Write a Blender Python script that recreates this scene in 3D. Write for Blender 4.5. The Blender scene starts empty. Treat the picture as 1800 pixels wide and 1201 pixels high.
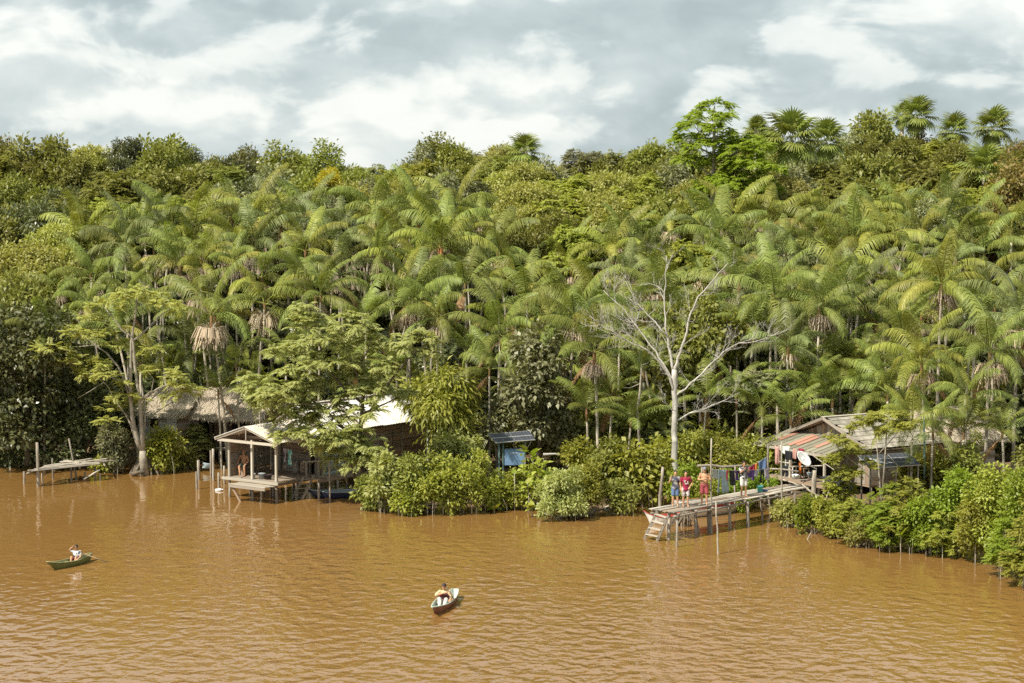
import bpy, bmesh, math, random
import numpy as np
from mathutils import Vector, Matrix, noise
R = math.radians
rnd = random.Random(11)
SC = bpy.context.scene
COL = SC.collection
# ------------------------------------------------------------------ camera, sky, sun, exposure
FOC, CAMH, HOR = 3400.0, 15.0, 340.0          # focal length in photo pixels, eye height, horizon row
PITCH = math.atan((600.5 - HOR) / FOC)
cd = bpy.data.cameras.new('camera'); cam = bpy.data.objects.new('camera', cd); COL.objects.link(cam)
cd.sensor_width = 36; cd.lens = 36 * FOC / 1800; cd.clip_start = 1; cd.clip_end = 8000
cam.location = (0, 0, CAMH); cam.rotation_euler = (math.pi/2 - PITCH, 0, 0)
SC.camera = cam
TO_SUN = Vector((-0.50, -0.42, 0.76)).normalized()
SUN_EL = math.asin(TO_SUN.z); SUN_AZ = math.atan2(TO_SUN.x, TO_SUN.y)
wd = bpy.data.worlds.new('World'); SC.world = wd; wd.use_nodes = True
nt = wd.node_tree; N = nt.nodes; Lk = nt.links; N.clear()
def nd(t, nodes=N, **kw):
    n = nodes.new(t)
    for k, v in kw.items(): setattr(n, k, v)
    return n
sky = nd('ShaderNodeTexSky'); sky.sky_type = 'NISHITA'; sky.sun_disc = False
sky.sun_elevation = SUN_EL; sky.sun_rotation = SUN_AZ; sky.air_density = 1.0; sky.dust_density = 2.0
skm = nd('ShaderNodeVectorMath', operation='SCALE'); skm.inputs['Scale'].default_value = 0.10
Lk.new(sky.outputs[0], skm.inputs[0])
tc = nd('ShaderNodeTexCoord')
def cloud(dz, scale, detail, loc, sz=2.3):
    """cloud noise over the directions of the sky, flattened towards the horizon; dz samples a little higher up"""
    mp = nd('ShaderNodeMapping'); mp.inputs['Scale'].default_value = (1, 1, sz); mp.inputs['Location'].default_value = (loc, loc * .6, dz); Lk.new(tc.outputs['Generated'], mp.inputs[0])
    z = nd('ShaderNodeTexNoise'); z.inputs['Scale'].default_value = scale; z.inputs['Detail'].default_value = detail; z.inputs['Roughness'].default_value = 0.52; z.inputs['Distortion'].default_value = 0.25
    Lk.new(mp.outputs[0], z.inputs['Vector']); return z.outputs[0]
def mth(op, x, y, c=None):
    q = nd('ShaderNodeMath', operation=op)
    for i, s in enumerate((x, y, c)):
        if s is None: continue
        if hasattr(s, 'links'): Lk.new(s, q.inputs[i])
        else: q.inputs[i].default_value = s
    return q.outputs[0]
def sstep(x, lo, hi):
    q = nd('ShaderNodeMapRange', interpolation_type='SMOOTHSTEP'); q.inputs[1].default_value = lo; q.inputs[2].default_value = hi; Lk.new(x, q.inputs[0]); return q.outputs[0]
nlow = cloud(0, 5.5, 3, 2.9, 2.6); nmid = cloud(0, 14, 8, 7.3, 2.0); nup = cloud(0.024, 14, 3, 7.3, 2.0)
edge = sstep(nmid, 0.44, 0.56); shade = sstep(mth('SUBTRACT', nmid, nup), -0.07, 0.09)
tone = mth('ADD', mth('MULTIPLY', sstep(nlow, 0.30, 0.70), 0.42), mth('MULTIPLY', mth('MULTIPLY', edge, mth('MULTIPLY_ADD', shade, 0.75, 0.25)), 0.58))
r1 = nd('ShaderNodeValToRGB'); e = r1.color_ramp.elements
e[0].position = 0.0; e[0].color = (0.325, 0.385, 0.40, 1); e[1].position = 0.95; e[1].color = (0.72, 0.735, 0.70, 1)
x = e.new(0.25); x.color = (0.435, 0.495, 0.50, 1); x = e.new(0.5); x.color = (0.565, 0.61, 0.595, 1)
fine = cloud(0, 34, 5, 3.3, 1.7); tone = mth('MULTIPLY_ADD', mth('SUBTRACT', fine, 0.5), 0.55, tone)
Lk.new(tone, r1.inputs[0])
mxs = nd('ShaderNodeMixRGB'); mxs.inputs[0].default_value = 0.93
Lk.new(skm.outputs[0], mxs.inputs[1]); Lk.new(r1.outputs[0], mxs.inputs[2])
bg = nd('ShaderNodeBackground'); bg.inputs[1].default_value = 1.0; Lk.new(mxs.outputs[0], bg.inputs[0])
wo = nd('ShaderNodeOutputWorld'); Lk.new(bg.outputs[0], wo.inputs[0])
sl = bpy.data.lights.new('sun', 'SUN'); sl.energy = 5.0; sl.angle = R(0.6); sl.color = (1.0, 0.93, 0.80)
so = bpy.data.objects.new('sun', sl); COL.objects.link(so)
so.rotation_euler = TO_SUN.to_track_quat('Z', 'Y').to_euler(); so.location = (-40, 20, 80)
SC.view_settings.view_transform = 'Standard'; SC.view_settings.look = 'None'
SC.view_settings.exposure = 0.50; SC.view_settings.gamma = 1.0; SC.view_settings.use_curve_mapping = False
SC.render.engine = 'CYCLES'
SC.cycles.max_bounces = 6; SC.cycles.diffuse_bounces = 3; SC.cycles.glossy_bounces = 3; SC.cycles.transmission_bounces = 4
SC.cycles.use_adaptive_sampling = True; SC.cycles.adaptive_threshold = 0.02
SC.cycles.use_denoising = False

# ------------------------------------------------------------------ photo pixel -> place
cp, sn = math.cos(PITCH), math.sin(PITCH)
def W(u, v, z=0.0):
    """the point of the level z that shows at photo pixel (u, v)"""
    a = math.atan((v - 600.5) / FOC) + PITCH
    D = (CAMH - z) / math.tan(a)
    return Vector(((u - 900) / FOC * (D * cp + (CAMH - z) * sn), D, z))
def WY(u, v, Y):
    """the point at distance Y that shows at photo pixel (u, v)"""
    a = math.atan((v - 600.5) / FOC) + PITCH
    z = CAMH - Y * math.tan(a)
    return Vector(((u - 900) / FOC * (Y * cp + (CAMH - z) * sn), Y, z))
def PX(p):
    dep = p[1] * cp + (CAMH - p[2]) * sn; up = p[1] * sn - (CAMH - p[2]) * cp
    return 900 + FOC * p[0] / dep, 600.5 - FOC * up / dep

# ------------------------------------------------------------------ materials
MT = {}
def newmat(name):
    m = bpy.data.materials.new(name); m.use_nodes = True; MT[name] = m
    nodes = m.node_tree.nodes; nodes.clear()
    return m, nodes, m.node_tree.links
def mixc(nodes, links, fac, a, b, blend='MIX'):
    n = nodes.new('ShaderNodeMixRGB'); n.blend_type = blend
    for i, s in enumerate((fac, a, b)):
        if hasattr(s, 'links'): links.new(s, n.inputs[i])
        elif i == 0: n.inputs[0].default_value = s
        else: n.inputs[i].default_value = (*s[:3], 1)
    return n.outputs[0]
def leafmat(name, c1, c2, trans=0.35, rough=0.45, island=0.5, spec=0.4):
    """c1..c2: leaf colours, varied leaf by leaf and plant by plant"""
    m, n, l = newmat(name)
    g = n.new('ShaderNodeNewGeometry'); oi = n.new('ShaderNodeObjectInfo')
    tcn = n.new('ShaderNodeTexCoord'); nz = n.new('ShaderNodeTexNoise'); nz.inputs['Scale'].default_value = 0.9; nz.inputs['Detail'].default_value = 2
    l.new(tcn.outputs['Object'], nz.inputs['Vector'])
    a = n.new('ShaderNodeMath'); a.operation = 'MULTIPLY_ADD'; a.inputs[1].default_value = island; l.new(g.outputs['Random Per Island'], a.inputs[0])
    b = n.new('ShaderNodeMath'); b.operation = 'MULTIPLY'; b.inputs[1].default_value = 1 - island; l.new(nz.outputs[0], b.inputs[0]); l.new(b.outputs[0], a.inputs[2])
    col = mixc(n, l, a.outputs[0], c1, c2)
    hs = n.new('ShaderNodeHueSaturation')
    mr = n.new('ShaderNodeMapRange'); mr.inputs[3].default_value = 0.482; mr.inputs[4].default_value = 0.512; l.new(oi.outputs['Random'], mr.inputs[0]); l.new(mr.outputs[0], hs.inputs['Hue'])
    mv = n.new('ShaderNodeMapRange'); mv.inputs[3].default_value = 0.78; mv.inputs[4].default_value = 1.2; l.new(oi.outputs['Random'], mv.inputs[0]); l.new(mv.outputs[0], hs.inputs['Value'])
    l.new(col, hs.inputs['Color'])
    p = n.new('ShaderNodeBsdfPrincipled'); l.new(hs.outputs[0], p.inputs['Base Color'])
    p.inputs['Roughness'].default_value = rough; p.inputs['Specular IOR Level'].default_value = spec
    t = n.new('ShaderNodeBsdfTranslucent')
    tcx = mixc(n, l, 1.0, hs.outputs[0], (1.25, 1.25, 0.55), 'MULTIPLY'); l.new(tcx, t.inputs[0])
    mx = n.new('ShaderNodeMixShader'); mx.inputs[0].default_value = trans
    l.new(p.outputs[0], mx.inputs[1]); l.new(t.outputs[0], mx.inputs[2])
    o = n.new('ShaderNodeOutputMaterial'); l.new(mx.outputs[0], o.inputs[0])
    return m
def surf(name, c1, c2=None, rough=0.8, scale=3.0, stretch=(1, 1, 1), detail=5, vary=0.0, bump=0.0, metal=0.0, spec=0.3, coords='Object', contrast=(0.3, 0.7)):
    m, n, l = newmat(name)
    c2 = c2 or tuple(c * 0.6 for c in c1)
    tcn = n.new('ShaderNodeTexCoord'); mp = n.new('ShaderNodeMapping'); mp.inputs['Scale'].default_value = stretch
    oi = n.new('ShaderNodeObjectInfo')
    off = n.new('ShaderNodeVectorMath'); off.operation = 'SCALE'; off.inputs['Scale'].default_value = 17.0
    cbx = n.new('ShaderNodeCombineXYZ')
    for i in range(3): l.new(oi.outputs['Random'], cbx.inputs[i])
    l.new(cbx.outputs[0], off.inputs[0]); l.new(off.outputs[0], mp.inputs['Location'])
    l.new(tcn.outputs[coords], mp.inputs[0])
    nz = n.new('ShaderNodeTexNoise'); nz.inputs['Scale'].default_value = scale; nz.inputs['Detail'].default_value = detail; nz.inputs['Roughness'].default_value = 0.6
    l.new(mp.outputs[0], nz.inputs['Vector'])
    rp = n.new('ShaderNodeMapRange'); rp.inputs[1].default_value = contrast[0]; rp.inputs[2].default_value = contrast[1]; l.new(nz.outputs[0], rp.inputs[0])
    col = mixc(n, l, rp.outputs[0], c1, c2)
    if vary:
        hs = n.new('ShaderNodeHueSaturation'); mv = n.new('ShaderNodeMapRange'); mv.inputs[3].default_value = 1 - vary; mv.inputs[4].default_value = 1 + vary
        l.new(oi.outputs['Random'], mv.inputs[0]); l.new(mv.outputs[0], hs.inputs['Value']); l.new(col, hs.inputs['Color']); col = hs.outputs[0]
    p = n.new('ShaderNodeBsdfPrincipled'); l.new(col, p.inputs['Base Color'])
    p.inputs['Roughness'].default_value = rough; p.inputs['Metallic'].default_value = metal; p.inputs['Specular IOR Level'].default_value = spec
    if bump:
        b = n.new('ShaderNodeBump'); b.inputs['Strength'].default_value = 1.0; b.inputs['Distance'].default_value = bump
        l.new(nz.outputs[0], b.inputs['Height']); l.new(b.outputs[0], p.inputs['Normal'])
    o = n.new('ShaderNodeOutputMaterial'); l.new(p.outputs[0], o.inputs[0])
    return m
# leaves
leafmat('palm_leaf', (0.085, 0.125, 0.022), (0.335, 0.37, 0.088), 0.25, 0.5, 0.5, 0.3)
leafmat('palm_leaf_lime', (0.13, 0.158, 0.02), (0.405, 0.415, 0.085), 0.25, 0.5, 0.5, 0.3)
leafmat('palm_leaf_grey', (0.08, 0.112, 0.032), (0.31, 0.345, 0.125), 0.25, 0.5, 0.5, 0.3)
leafmat('palm_leaf_yellow', (0.3, 0.29, 0.055), (0.42, 0.38, 0.1), 0.3, 0.4)
leafmat('dead_leaf', (0.23, 0.13, 0.055), (0.40, 0.26, 0.13), 0.2, 0.7)
leafmat('orange_leaf', (0.40, 0.185, 0.05), (0.52, 0.30, 0.08), 0.2, 0.7)
leafmat('leaf_olive', (0.125, 0.142, 0.028), (0.29, 0.285, 0.07), 0.3, 0.5)
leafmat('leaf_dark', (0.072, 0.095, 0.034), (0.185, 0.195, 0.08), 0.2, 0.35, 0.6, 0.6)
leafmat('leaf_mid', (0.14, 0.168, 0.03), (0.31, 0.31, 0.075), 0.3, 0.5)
leafmat('leaf_yellowgreen', (0.205, 0.242, 0.028), (0.43, 0.44, 0.092), 0.35, 0.45)
leafmat('leaf_bright', (0.16, 0.235, 0.02), (0.32, 0.39, 0.055), 0.4, 0.45)
leafmat('leaf_grey', (0.15, 0.17, 0.075), (0.35, 0.35, 0.195), 0.25, 0.45)
leafmat('leaf_feather', (0.24, 0.275, 0.075), (0.48, 0.49, 0.2), 0.35, 0.45)
leafmat('leaf_pale', (0.26, 0.275, 0.06), (0.47, 0.46, 0.15), 0.35, 0.5)
leafmat('leaf_lime', (0.17, 0.255, 0.018), (0.35, 0.415, 0.055), 0.45, 0.5)
leafmat('leaf_gold', (0.46, 0.43, 0.025), (0.60, 0.55, 0.06), 0.35, 0.5)
leafmat('leaf_rust', (0.13, 0.125, 0.04), (0.27, 0.175, 0.06), 0.3, 0.5, 0.85)
leafmat('dry_strands', (0.36, 0.28, 0.20), (0.60, 0.50, 0.38), 0.15, 0.85, 0.7, 0.1)
leafmat('thatch_blades', (0.30, 0.255, 0.19), (0.60, 0.53, 0.41), 0.1, 0.9, 0.8, 0.1)
# bark, wood, built stuff
surf('palm_trunk', (0.50, 0.46, 0.37), (0.25, 0.215, 0.165), 0.85, 6, (1, 1, 0.5), vary=0.3)
surf('crownshaft', (0.16, 0.14, 0.05), (0.22, 0.10, 0.05), 0.6, 1.5, vary=0.2)
surf('bark', (0.20, 0.165, 0.12), (0.085, 0.068, 0.05), 0.9, 5, vary=0.2)
surf('bark_pale', (0.46, 0.42, 0.34), (0.22, 0.19, 0.15), 0.85, 3.5, vary=0.1)
surf('bark_white', (0.56, 0.535, 0.48), (0.30, 0.28, 0.245), 0.85, 4, (1, 1, .6), bump=.01)
surf('wood_grey', (0.36, 0.325, 0.27), (0.17, 0.14, 0.11), 0.85, 1.0, (1.5, 9, 9), vary=0.28)
surf('wood_pale', (0.52, 0.48, 0.40), (0.28, 0.24, 0.19), 0.85, 1.0, (1.5, 9, 9), vary=0.2)
surf('wood_brown', (0.34, 0.255, 0.18), (0.175, 0.125, 0.088), 0.85, 1.0, (1.5, 8, 8), vary=0.35)
surf('wood_redbrown', (0.35, 0.215, 0.135), (0.18, 0.11, 0.072), 0.85, 1.0, (1.5, 8, 8), vary=0.3)
surf('wood_blue', (0.46, 0.52, 0.50), (0.28, 0.31, 0.29), 0.8, 1.0, (1.5, 7, 7), vary=0.15)
surf('wood_white', (0.70, 0.71, 0.64), (0.40, 0.41, 0.36), 0.8, 1.0, (1.5, 7, 7), vary=0.15)
surf('post_wood', (0.38, 0.34, 0.28), (0.16, 0.13, 0.10), 0.9, 4, (3, 3, 0.6), vary=0.25)
surf('metal_roof', (0.64, 0.63, 0.59), (0.46, 0.43, 0.38), 0.5, 1.6, (1, 1, 1), vary=0.06, spec=0.4)
surf('metal_roof_rust', (0.62, 0.59, 0.52), (0.44, 0.35, 0.27), 0.6, 1.5, vary=0.1)
surf('thatch', (0.40, 0.345, 0.265), (0.20, 0.165, 0.12), 0.95, 5, (1, 1, 1), bump=0.03)
surf('shingle_grey', (0.40, 0.37, 0.305), (0.20, 0.18, 0.145), 0.9, 2.5, (1, 1, 1), vary=0.25)
surf('roof_moss', (0.30, 0.28, 0.21), (0.155, 0.145, 0.10), 0.9, 2.5, (1.5, 6, 6), vary=0.25)
surf('tile_red', (0.46, 0.215, 0.155), (0.30, 0.165, 0.115), 0.85, 3, vary=0.15)
surf('mud', (0.20, 0.135, 0.075), (0.10, 0.070, 0.042), 0.75, 0.8, bump=0.03, coords='Object')
surf('paint_white', (0.76, 0.76, 0.72), (0.58, 0.57, 0.52), 0.5, 3)
surf('paint_red', (0.42, 0.055, 0.045), (0.33, 0.05, 0.04), 0.5, 3)
surf('paint_navy', (0.018, 0.022, 0.050), (0.035, 0.040, 0.075), 0.4, 3)
surf('paint_olive', (0.20, 0.21, 0.05), (0.10, 0.095, 0.035), 0.6, 2.5)
surf('paint_lime', (0.34, 0.36, 0.17), (0.20, 0.19, 0.10), 0.6, 3)
surf('paint_rust', (0.33, 0.125, 0.06), (0.17, 0.07, 0.04), 0.6, 3)
surf('paint_mint', (0.42, 0.50, 0.42), (0.58, 0.60, 0.52), 0.6, 3)
surf('box_blue', (0.20, 0.33, 0.50), (0.15, 0.26, 0.42), 0.5, 2)
surf('post_green', (0.12, 0.20, 0.185), (0.09, 0.15, 0.14), 0.5, 2)
surf('metal_frame', (0.60, 0.60, 0.57), (0.48, 0.48, 0.45), 0.35, 3, metal=0.3)
surf('solar_cell', (0.050, 0.058, 0.072), (0.038, 0.044, 0.056), 0.35, 2, spec=0.3)
surf('dark_inside', (0.030, 0.024, 0.018), (0.020, 0.016, 0.012), 0.9, 2)  # near-black colour painting the shade inside openings; also used on a dark stick
surf('black_plastic', (0.022, 0.023, 0.026), (0.035, 0.036, 0.040), 0.35, 2, bump=0.06)
surf('skin_brown', (0.42, 0.225, 0.125), (0.36, 0.185, 0.10), 0.5, 5)
surf('skin_tan', (0.52, 0.30, 0.175), (0.45, 0.25, 0.14), 0.5, 5)
surf('hair_black', (0.018, 0.014, 0.012), (0.030, 0.022, 0.018), 0.5, 20)
def flat(name, c, rough=0.7, d=0.75): return surf(name, c, tuple(k*d for k in c), rough, 6)
for nme, c in dict(cloth_navy=(0.035,0.05,0.10), cloth_blue=(0.12,0.19,0.33), cloth_denim=(0.34,0.43,0.48), cloth_wine=(0.30,0.02,0.055), cloth_red=(0.62,0.06,0.06),
                   cloth_black=(0.02,0.02,0.025), cloth_purple=(0.10,0.05,0.20), cloth_lilac=(0.46,0.40,0.48), cloth_pink=(0.56,0.32,0.27), cloth_teal=(0.13,0.42,0.38),
                   cloth_white=(0.72,0.71,0.67), cloth_orange=(0.55,0.16,0.035), cloth_greygreen=(0.42,0.45,0.40), plastic_teal=(0.11,0.50,0.46), plastic_mint=(0.35,0.58,0.50),
                   plastic_white=(0.80,0.80,0.77), plastic_blue=(0.06,0.12,0.28), plastic_grey=(0.32,0.36,0.38), bag_blue=(0.27,0.33,0.34), trouser_grey=(0.60,0.58,0.53),
                   shirt_yellow=(0.62,0.50,0.30), cap_dark=(0.045,0.030,0.032), cap_grey=(0.22,0.24,0.30), shorts_green=(0.07,0.08,0.06), shorts_maroon=(0.34,0.075,0.085), rope=(0.42,0.37,0.28)).items():
    flat(nme, c)
def banded(name, cols, scale, horiz='Z', rough=0.8):
    """woven pattern: bands or blotches of several colours"""
    m, n, l = newmat(name); tcn = n.new('ShaderNodeTexCoord')
    if horiz == 'BLOT':
        t = n.new('ShaderNodeTexVoronoi'); t.inputs['Scale'].default_value = scale; l.new(tcn.outputs['Object'], t.inputs['Vector'])
        s = n.new('ShaderNodeSeparateColor'); l.new(t.outputs['Color'], s.inputs[0]); fac = s.outputs[0]
    else:
        t = n.new('ShaderNodeTexWave'); t.bands_direction = horiz; t.inputs['Scale'].default_value = scale; t.inputs['Distortion'].default_value = 2.0; t.inputs['Detail Scale'].default_value = 3
        l.new(tcn.outputs['Object'], t.inputs['Vector']); fac = t.outputs['Fac']
    rp = n.new('ShaderNodeValToRGB'); rp.color_ramp.interpolation = 'CONSTANT'; el = rp.color_ramp.elements
    el[0].color = (*cols[0], 1); el[1].position = 1 / len(cols); el[1].color = (*cols[1], 1)
    for i, c in enumerate(cols[2:], 2):
        q = el.new(i / len(cols)); q.color = (*c, 1)
    l.new(fac, rp.inputs[0])
    p = n.new('ShaderNodeBsdfPrincipled'); l.new(rp.outputs[0], p.inputs['Base Color']); p.inputs['Roughness'].default_value = rough
    o = n.new('ShaderNodeOutputMaterial'); l.new(p.outputs[0], o.inputs[0])
banded('shirt_striped', [(0.05, 0.055, 0.085), (0.11, 0.11, 0.14), (0.30, 0.28, 0.27)], 1.6, 'DIAGONAL')
banded('shirt_patterned', [(0.62, 0.62, 0.60), (0.05, 0.06, 0.10), (0.50, 0.52, 0.55), (0.66, 0.65, 0.62)], 9, 'BLOT')
banded('shirt_teal_print', [(0.05, 0.30, 0.28), (0.12, 0.42, 0.38), (0.48, 0.55, 0.48)], 16, 'BLOT')
banded('blouse_print', [(0.05, 0.05, 0.06), (0.58, 0.56, 0.55), (0.05, 0.05, 0.06), (0.30, 0.29, 0.30)], 14, 'BLOT')
banded('shorts_print', [(0.62, 0.58, 0.54), (0.13, 0.12, 0.13), (0.50, 0.40, 0.36)], 15, 'BLOT')
banded('vest_red', [(0.35, 0.02, 0.025), (0.48, 0.05, 0.05), (0.08, 0.02, 0.02)], 7, 'BLOT')
# river water: silt-brown body colour under a rippled dielectric surface
m, n, l = newmat('river_water')
tcn = n.new('ShaderNodeTexCoord')
def wnoise(scale, stretch, detail, dist=0.0, rot=0.0, rough=0.5):
    mp = n.new('ShaderNodeMapping'); mp.inputs['Scale'].default_value = stretch; mp.inputs['Rotation'].default_value = (0, 0, rot); l.new(tcn.outputs['Object'], mp.inputs[0])
    z = n.new('ShaderNodeTexNoise'); z.inputs['Scale'].default_value = scale; z.inputs['Detail'].default_value = detail; z.inputs['Distortion'].default_value = dist; z.inputs['Roughness'].default_value = rough
    l.new(mp.outputs[0], z.inputs['Vector']); return z.outputs[0]
big = wnoise(0.045, (1, 0.6, 1), 3)
body = mixc(n, l, big, (0.243, 0.131, 0.040), (0.212, 0.110, 0.031))
wa = wnoise(1.55, (1.05, 0.85, 1), 1.5, 0.3, R(16)); wb = wnoise(3.0, (1, 0.9, 1), 2.0, 0.2, R(-10))
patch = wnoise(0.030, (1, 0.8, 1), 2)
pr = n.new('ShaderNodeMapRange'); pr.inputs[1].default_value = 0.38; pr.inputs[2].default_value = 0.60; pr.inputs[3].default_value = 0.25; pr.inputs[4].default_value = 1.15; l.new(patch, pr.inputs[0])
ys = n.new('ShaderNodeSeparateXYZ'); l.new(tcn.outputs['Object'], ys.inputs[0])      # sheltered from the wind under the trees, livelier farther out
sh = n.new('ShaderNodeMapRange'); sh.inputs[1].default_value = 92; sh.inputs[2].default_value = 66; sh.inputs[3].default_value = 0.34; sh.inputs[4].default_value = 1.25; l.new(ys.outputs[1], sh.inputs[0])
pm = n.new('ShaderNodeMath'); pm.operation = 'MULTIPLY'; l.new(pr.outputs[0], pm.inputs[0]); l.new(sh.outputs[0], pm.inputs[1]); pr = pm
b1 = n.new('ShaderNodeBump'); b1.inputs['Distance'].default_value = 0.11; l.new(pr.outputs[0], b1.inputs['Strength']); l.new(wa, b1.inputs['Height'])
b2 = n.new('ShaderNodeBump'); b2.inputs['Distance'].default_value = 0.035; l.new(pr.outputs[0], b2.inputs['Strength']); l.new(wb, b2.inputs['Height']); l.new(b1.outputs[0], b2.inputs['Normal'])
p = n.new('ShaderNodeBsdfPrincipled'); l.new(body, p.inputs['Base Color']); p.inputs['Roughness'].default_value = 0.06; p.inputs["IOR"].default_value = 1.72
l.new(b2.outputs[0], p.inputs['Normal'])
o = n.new('ShaderNodeOutputMaterial'); l.new(p.outputs[0], o.inputs[0])

# ------------------------------------------------------------------ object helpers
def tag(o, label=None, cat=None, group=None, kind=None):
    if label: o['label'] = label
    if cat: o['category'] = cat
    if group: o['group'] = group
    if kind: o['kind'] = kind
    return o
def thing(name, label, cat, loc=(0, 0, 0), rz=0.0, group=None):
    o = bpy.data.objects.new(name, None); COL.objects.link(o); o.empty_display_size = 0.2
    o.location = loc; o.rotation_euler = (0, 0, rz)
    return tag(o, label, cat, group)
def link(name, me, parent=None, matrix=None):
    o = bpy.data.objects.new(name, me); COL.objects.link(o); o.parent = parent
    if matrix is not None: o.matrix_basis = matrix
    return o
def mesh_np(name, V, F, mat, smooth=False):
    V = np.asarray(V, dtype=np.float32); F = np.asarray(F, dtype=np.int32)
    me = bpy.data.meshes.new(name); nf, k = F.shape
    me.vertices.add(len(V)); me.vertices.foreach_set('co', V.ravel())
    me.loops.add(nf * k); me.loops.foreach_set('vertex_index', F.ravel())
    me.polygons.add(nf); me.polygons.foreach_set('loop_start', np.arange(0, nf * k, k, dtype=np.int32))
    if smooth: me.polygons.foreach_set('use_smooth', np.ones(nf, dtype=bool))
    me.materials.append(MT[mat]); me.update(calc_edges=True)
    return me
class MB:
    """collects boxes, tubes and sheets; build() links them as one mesh (world coordinates in, parent-relative out)"""
    def __init__(s): s.v = []; s.f = []
    def add(s, vs, fs):
        b = len(s.v); s.v += [Vector(q) for q in vs]; s.f += [tuple(i + b for i in q) for q in fs]; return s
    def beam(s, p0, p1, w, h, up=(0, 0, 1)):
        p0, p1 = Vector(p0), Vector(p1); X = (p1 - p0).normalized(); U = Vector(up)
        if abs(X.dot(U)) > 0.98: U = Vector((0, 1, 0))
        Y = U.cross(X).normalized(); Z = X.cross(Y); vs = []
        for e in (p0, p1):
            for a, b in ((-1, -1), (1, -1), (1, 1), (-1, 1)): vs.append(e + Y * (a * w / 2) + Z * (b * h / 2))
        return s.add(vs, [(3, 2, 1, 0), (4, 5, 6, 7), (0, 1, 5, 4), (1, 2, 6, 5), (2, 3, 7, 6), (3, 0, 4, 7)])
    def tube(s, pts, rad, n=7, cap=True):
        pts = [Vector(q) for q in pts]; rings = []
        if not hasattr(rad, '__len__'): rad = [rad] * len(pts)
        T0 = (pts[1] - pts[0]).normalized(); ref = Vector((1, 0, 0)) if abs(T0.x) < 0.8 else Vector((0, 1, 0))
        b = len(s.v)
        for i, q in enumerate(pts):
            T = (pts[min(i + 1, len(pts) - 1)] - pts[max(i - 1, 0)])
            T = T.normalized() if T.length > 1e-6 else T0
            A = (ref - T * ref.dot(T)).normalized(); B = T.cross(A); ref = A
            for k in range(n):
                t = 2 * math.pi * k / n; s.v.append(q + (A * math.cos(t) + B * math.sin(t)) * rad[i])
        for i in range(len(pts) - 1):
            for k in range(n):
                k2 = (k + 1) % n; s.f.append((b + i*n + k, b + i*n + k2, b + (i+1)*n + k2, b + (i+1)*n + k))
        if cap:
            s.f.append(tuple(b + k for k in reversed(range(n)))); e0 = b + (len(pts) - 1) * n; s.f.append(tuple(e0 + k for k in range(n)))
        return s
    def ball(s, c, r, nu=10, nv=7, M=None):
        c = Vector(c); r = Vector(r) if hasattr(r, '__len__') else Vector((r, r, r)); b = len(s.v)
        for j in range(nv + 1):
            t = math.pi * j / nv
            for i in range(nu):
                a = 2 * math.pi * i / nu
                q = Vector((math.sin(t) * math.cos(a) * r.x, math.sin(t) * math.sin(a) * r.y, math.cos(t) * r.z))
                s.v.append(c + (M @ q if M else q))
        for j in range(nv):
            for i in range(nu):
                i2 = (i + 1) % nu; s.f.append((b + j*nu + i, b + (j+1)*nu + i, b + (j+1)*nu + i2, b + j*nu + i2))
        return s
    def lathe(s, c, prof, n=14):
        c = Vector(c); b = len(s.v)
        for r, z in prof:
            for k in range(n):
                t = 2 * math.pi * k / n; s.v.append(c + Vector((r * math.cos(t), r * math.sin(t), z)))
        for i in range(len(prof) - 1):
            for k in range(n):
                k2 = (k + 1) % n; s.f.append((b + i*n + k, b + i*n + k2, b + (i+1)*n + k2, b + (i+1)*n + k))
        return s
    def mesh(s, name, mat, off=Vector((0, 0, 0)), smooth=False):
        me = bpy.data.meshes.new(name); me.from_pydata([q - off for q in s.v], [], s.f)
        me.materials.append(MT[mat]); 
        if smooth: me.polygons.foreach_set('use_smooth', np.ones(len(me.polygons), dtype=bool))
        me.update(); return me
    def build(s, name, mat, parent=None, smooth=False):
        off = Vector((0, 0, 0)); q = parent
        while q is not None: off = off + Vector(q.location); q = q.parent
        return link(name, s.mesh(name, mat, off, smooth), parent)
    def lone(s, name, mat, label, cat, group=None, smooth=False, kind=None):
        """a thing that is one mesh, with its origin at its base"""
        c = sum(s.v, Vector()) / len(s.v); c.z = min(q.z for q in s.v)
        o = link(name, s.mesh(name, mat, c, smooth)); o.location = c
        return tag(o, label, cat, group, kind)
CUBE = {}
def plank(parent, name, mat, p0, p1, w, h, up=(0, 0, 1), off=None):
    """one board from p0 to p1, sharing a unit cube with all boards of its material"""
    if mat not in CUBE:
        b = MB(); b.beam((-0.5, 0, 0), (0.5, 0, 0), 1, 1); CUBE[mat] = b.mesh('board_' + mat, mat)
    p0, p1 = Vector(p0), Vector(p1); X = p1 - p0; Ln = X.length; X.normalize(); U = Vector(up)
    if abs(X.dot(U)) > 0.98: U = Vector((0, 1, 0))
    Y = U.cross(X).normalized(); Z = X.cross(Y); c = (p0 + p1) / 2
    if off is None:
        off = Vector((0, 0, 0)); q = parent
        while q is not None: off = off + Vector(q.location); q = q.parent
    c = c - off
    Mx = Matrix(((X.x*Ln, Y.x*w, Z.x*h, c.x), (X.y*Ln, Y.y*w, Z.y*h, c.y), (X.z*Ln, Y.z*w, Z.z*h, c.z), (0, 0, 0, 1)))
    return link(name, CUBE[mat], parent, Mx)
def wob(p0, p1, n, amp, rng=rnd):
    p0, p1 = Vector(p0), Vector(p1); out = []
    for i in range(n):
        t = i / (n - 1); k = amp * (0 if i in (0, n - 1) else 1)
        out.append(p0.lerp(p1, t) + Vector((rng.uniform(-k, k), rng.uniform(-k, k), rng.uniform(-k, k) * 0.3)))
    return out
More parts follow.
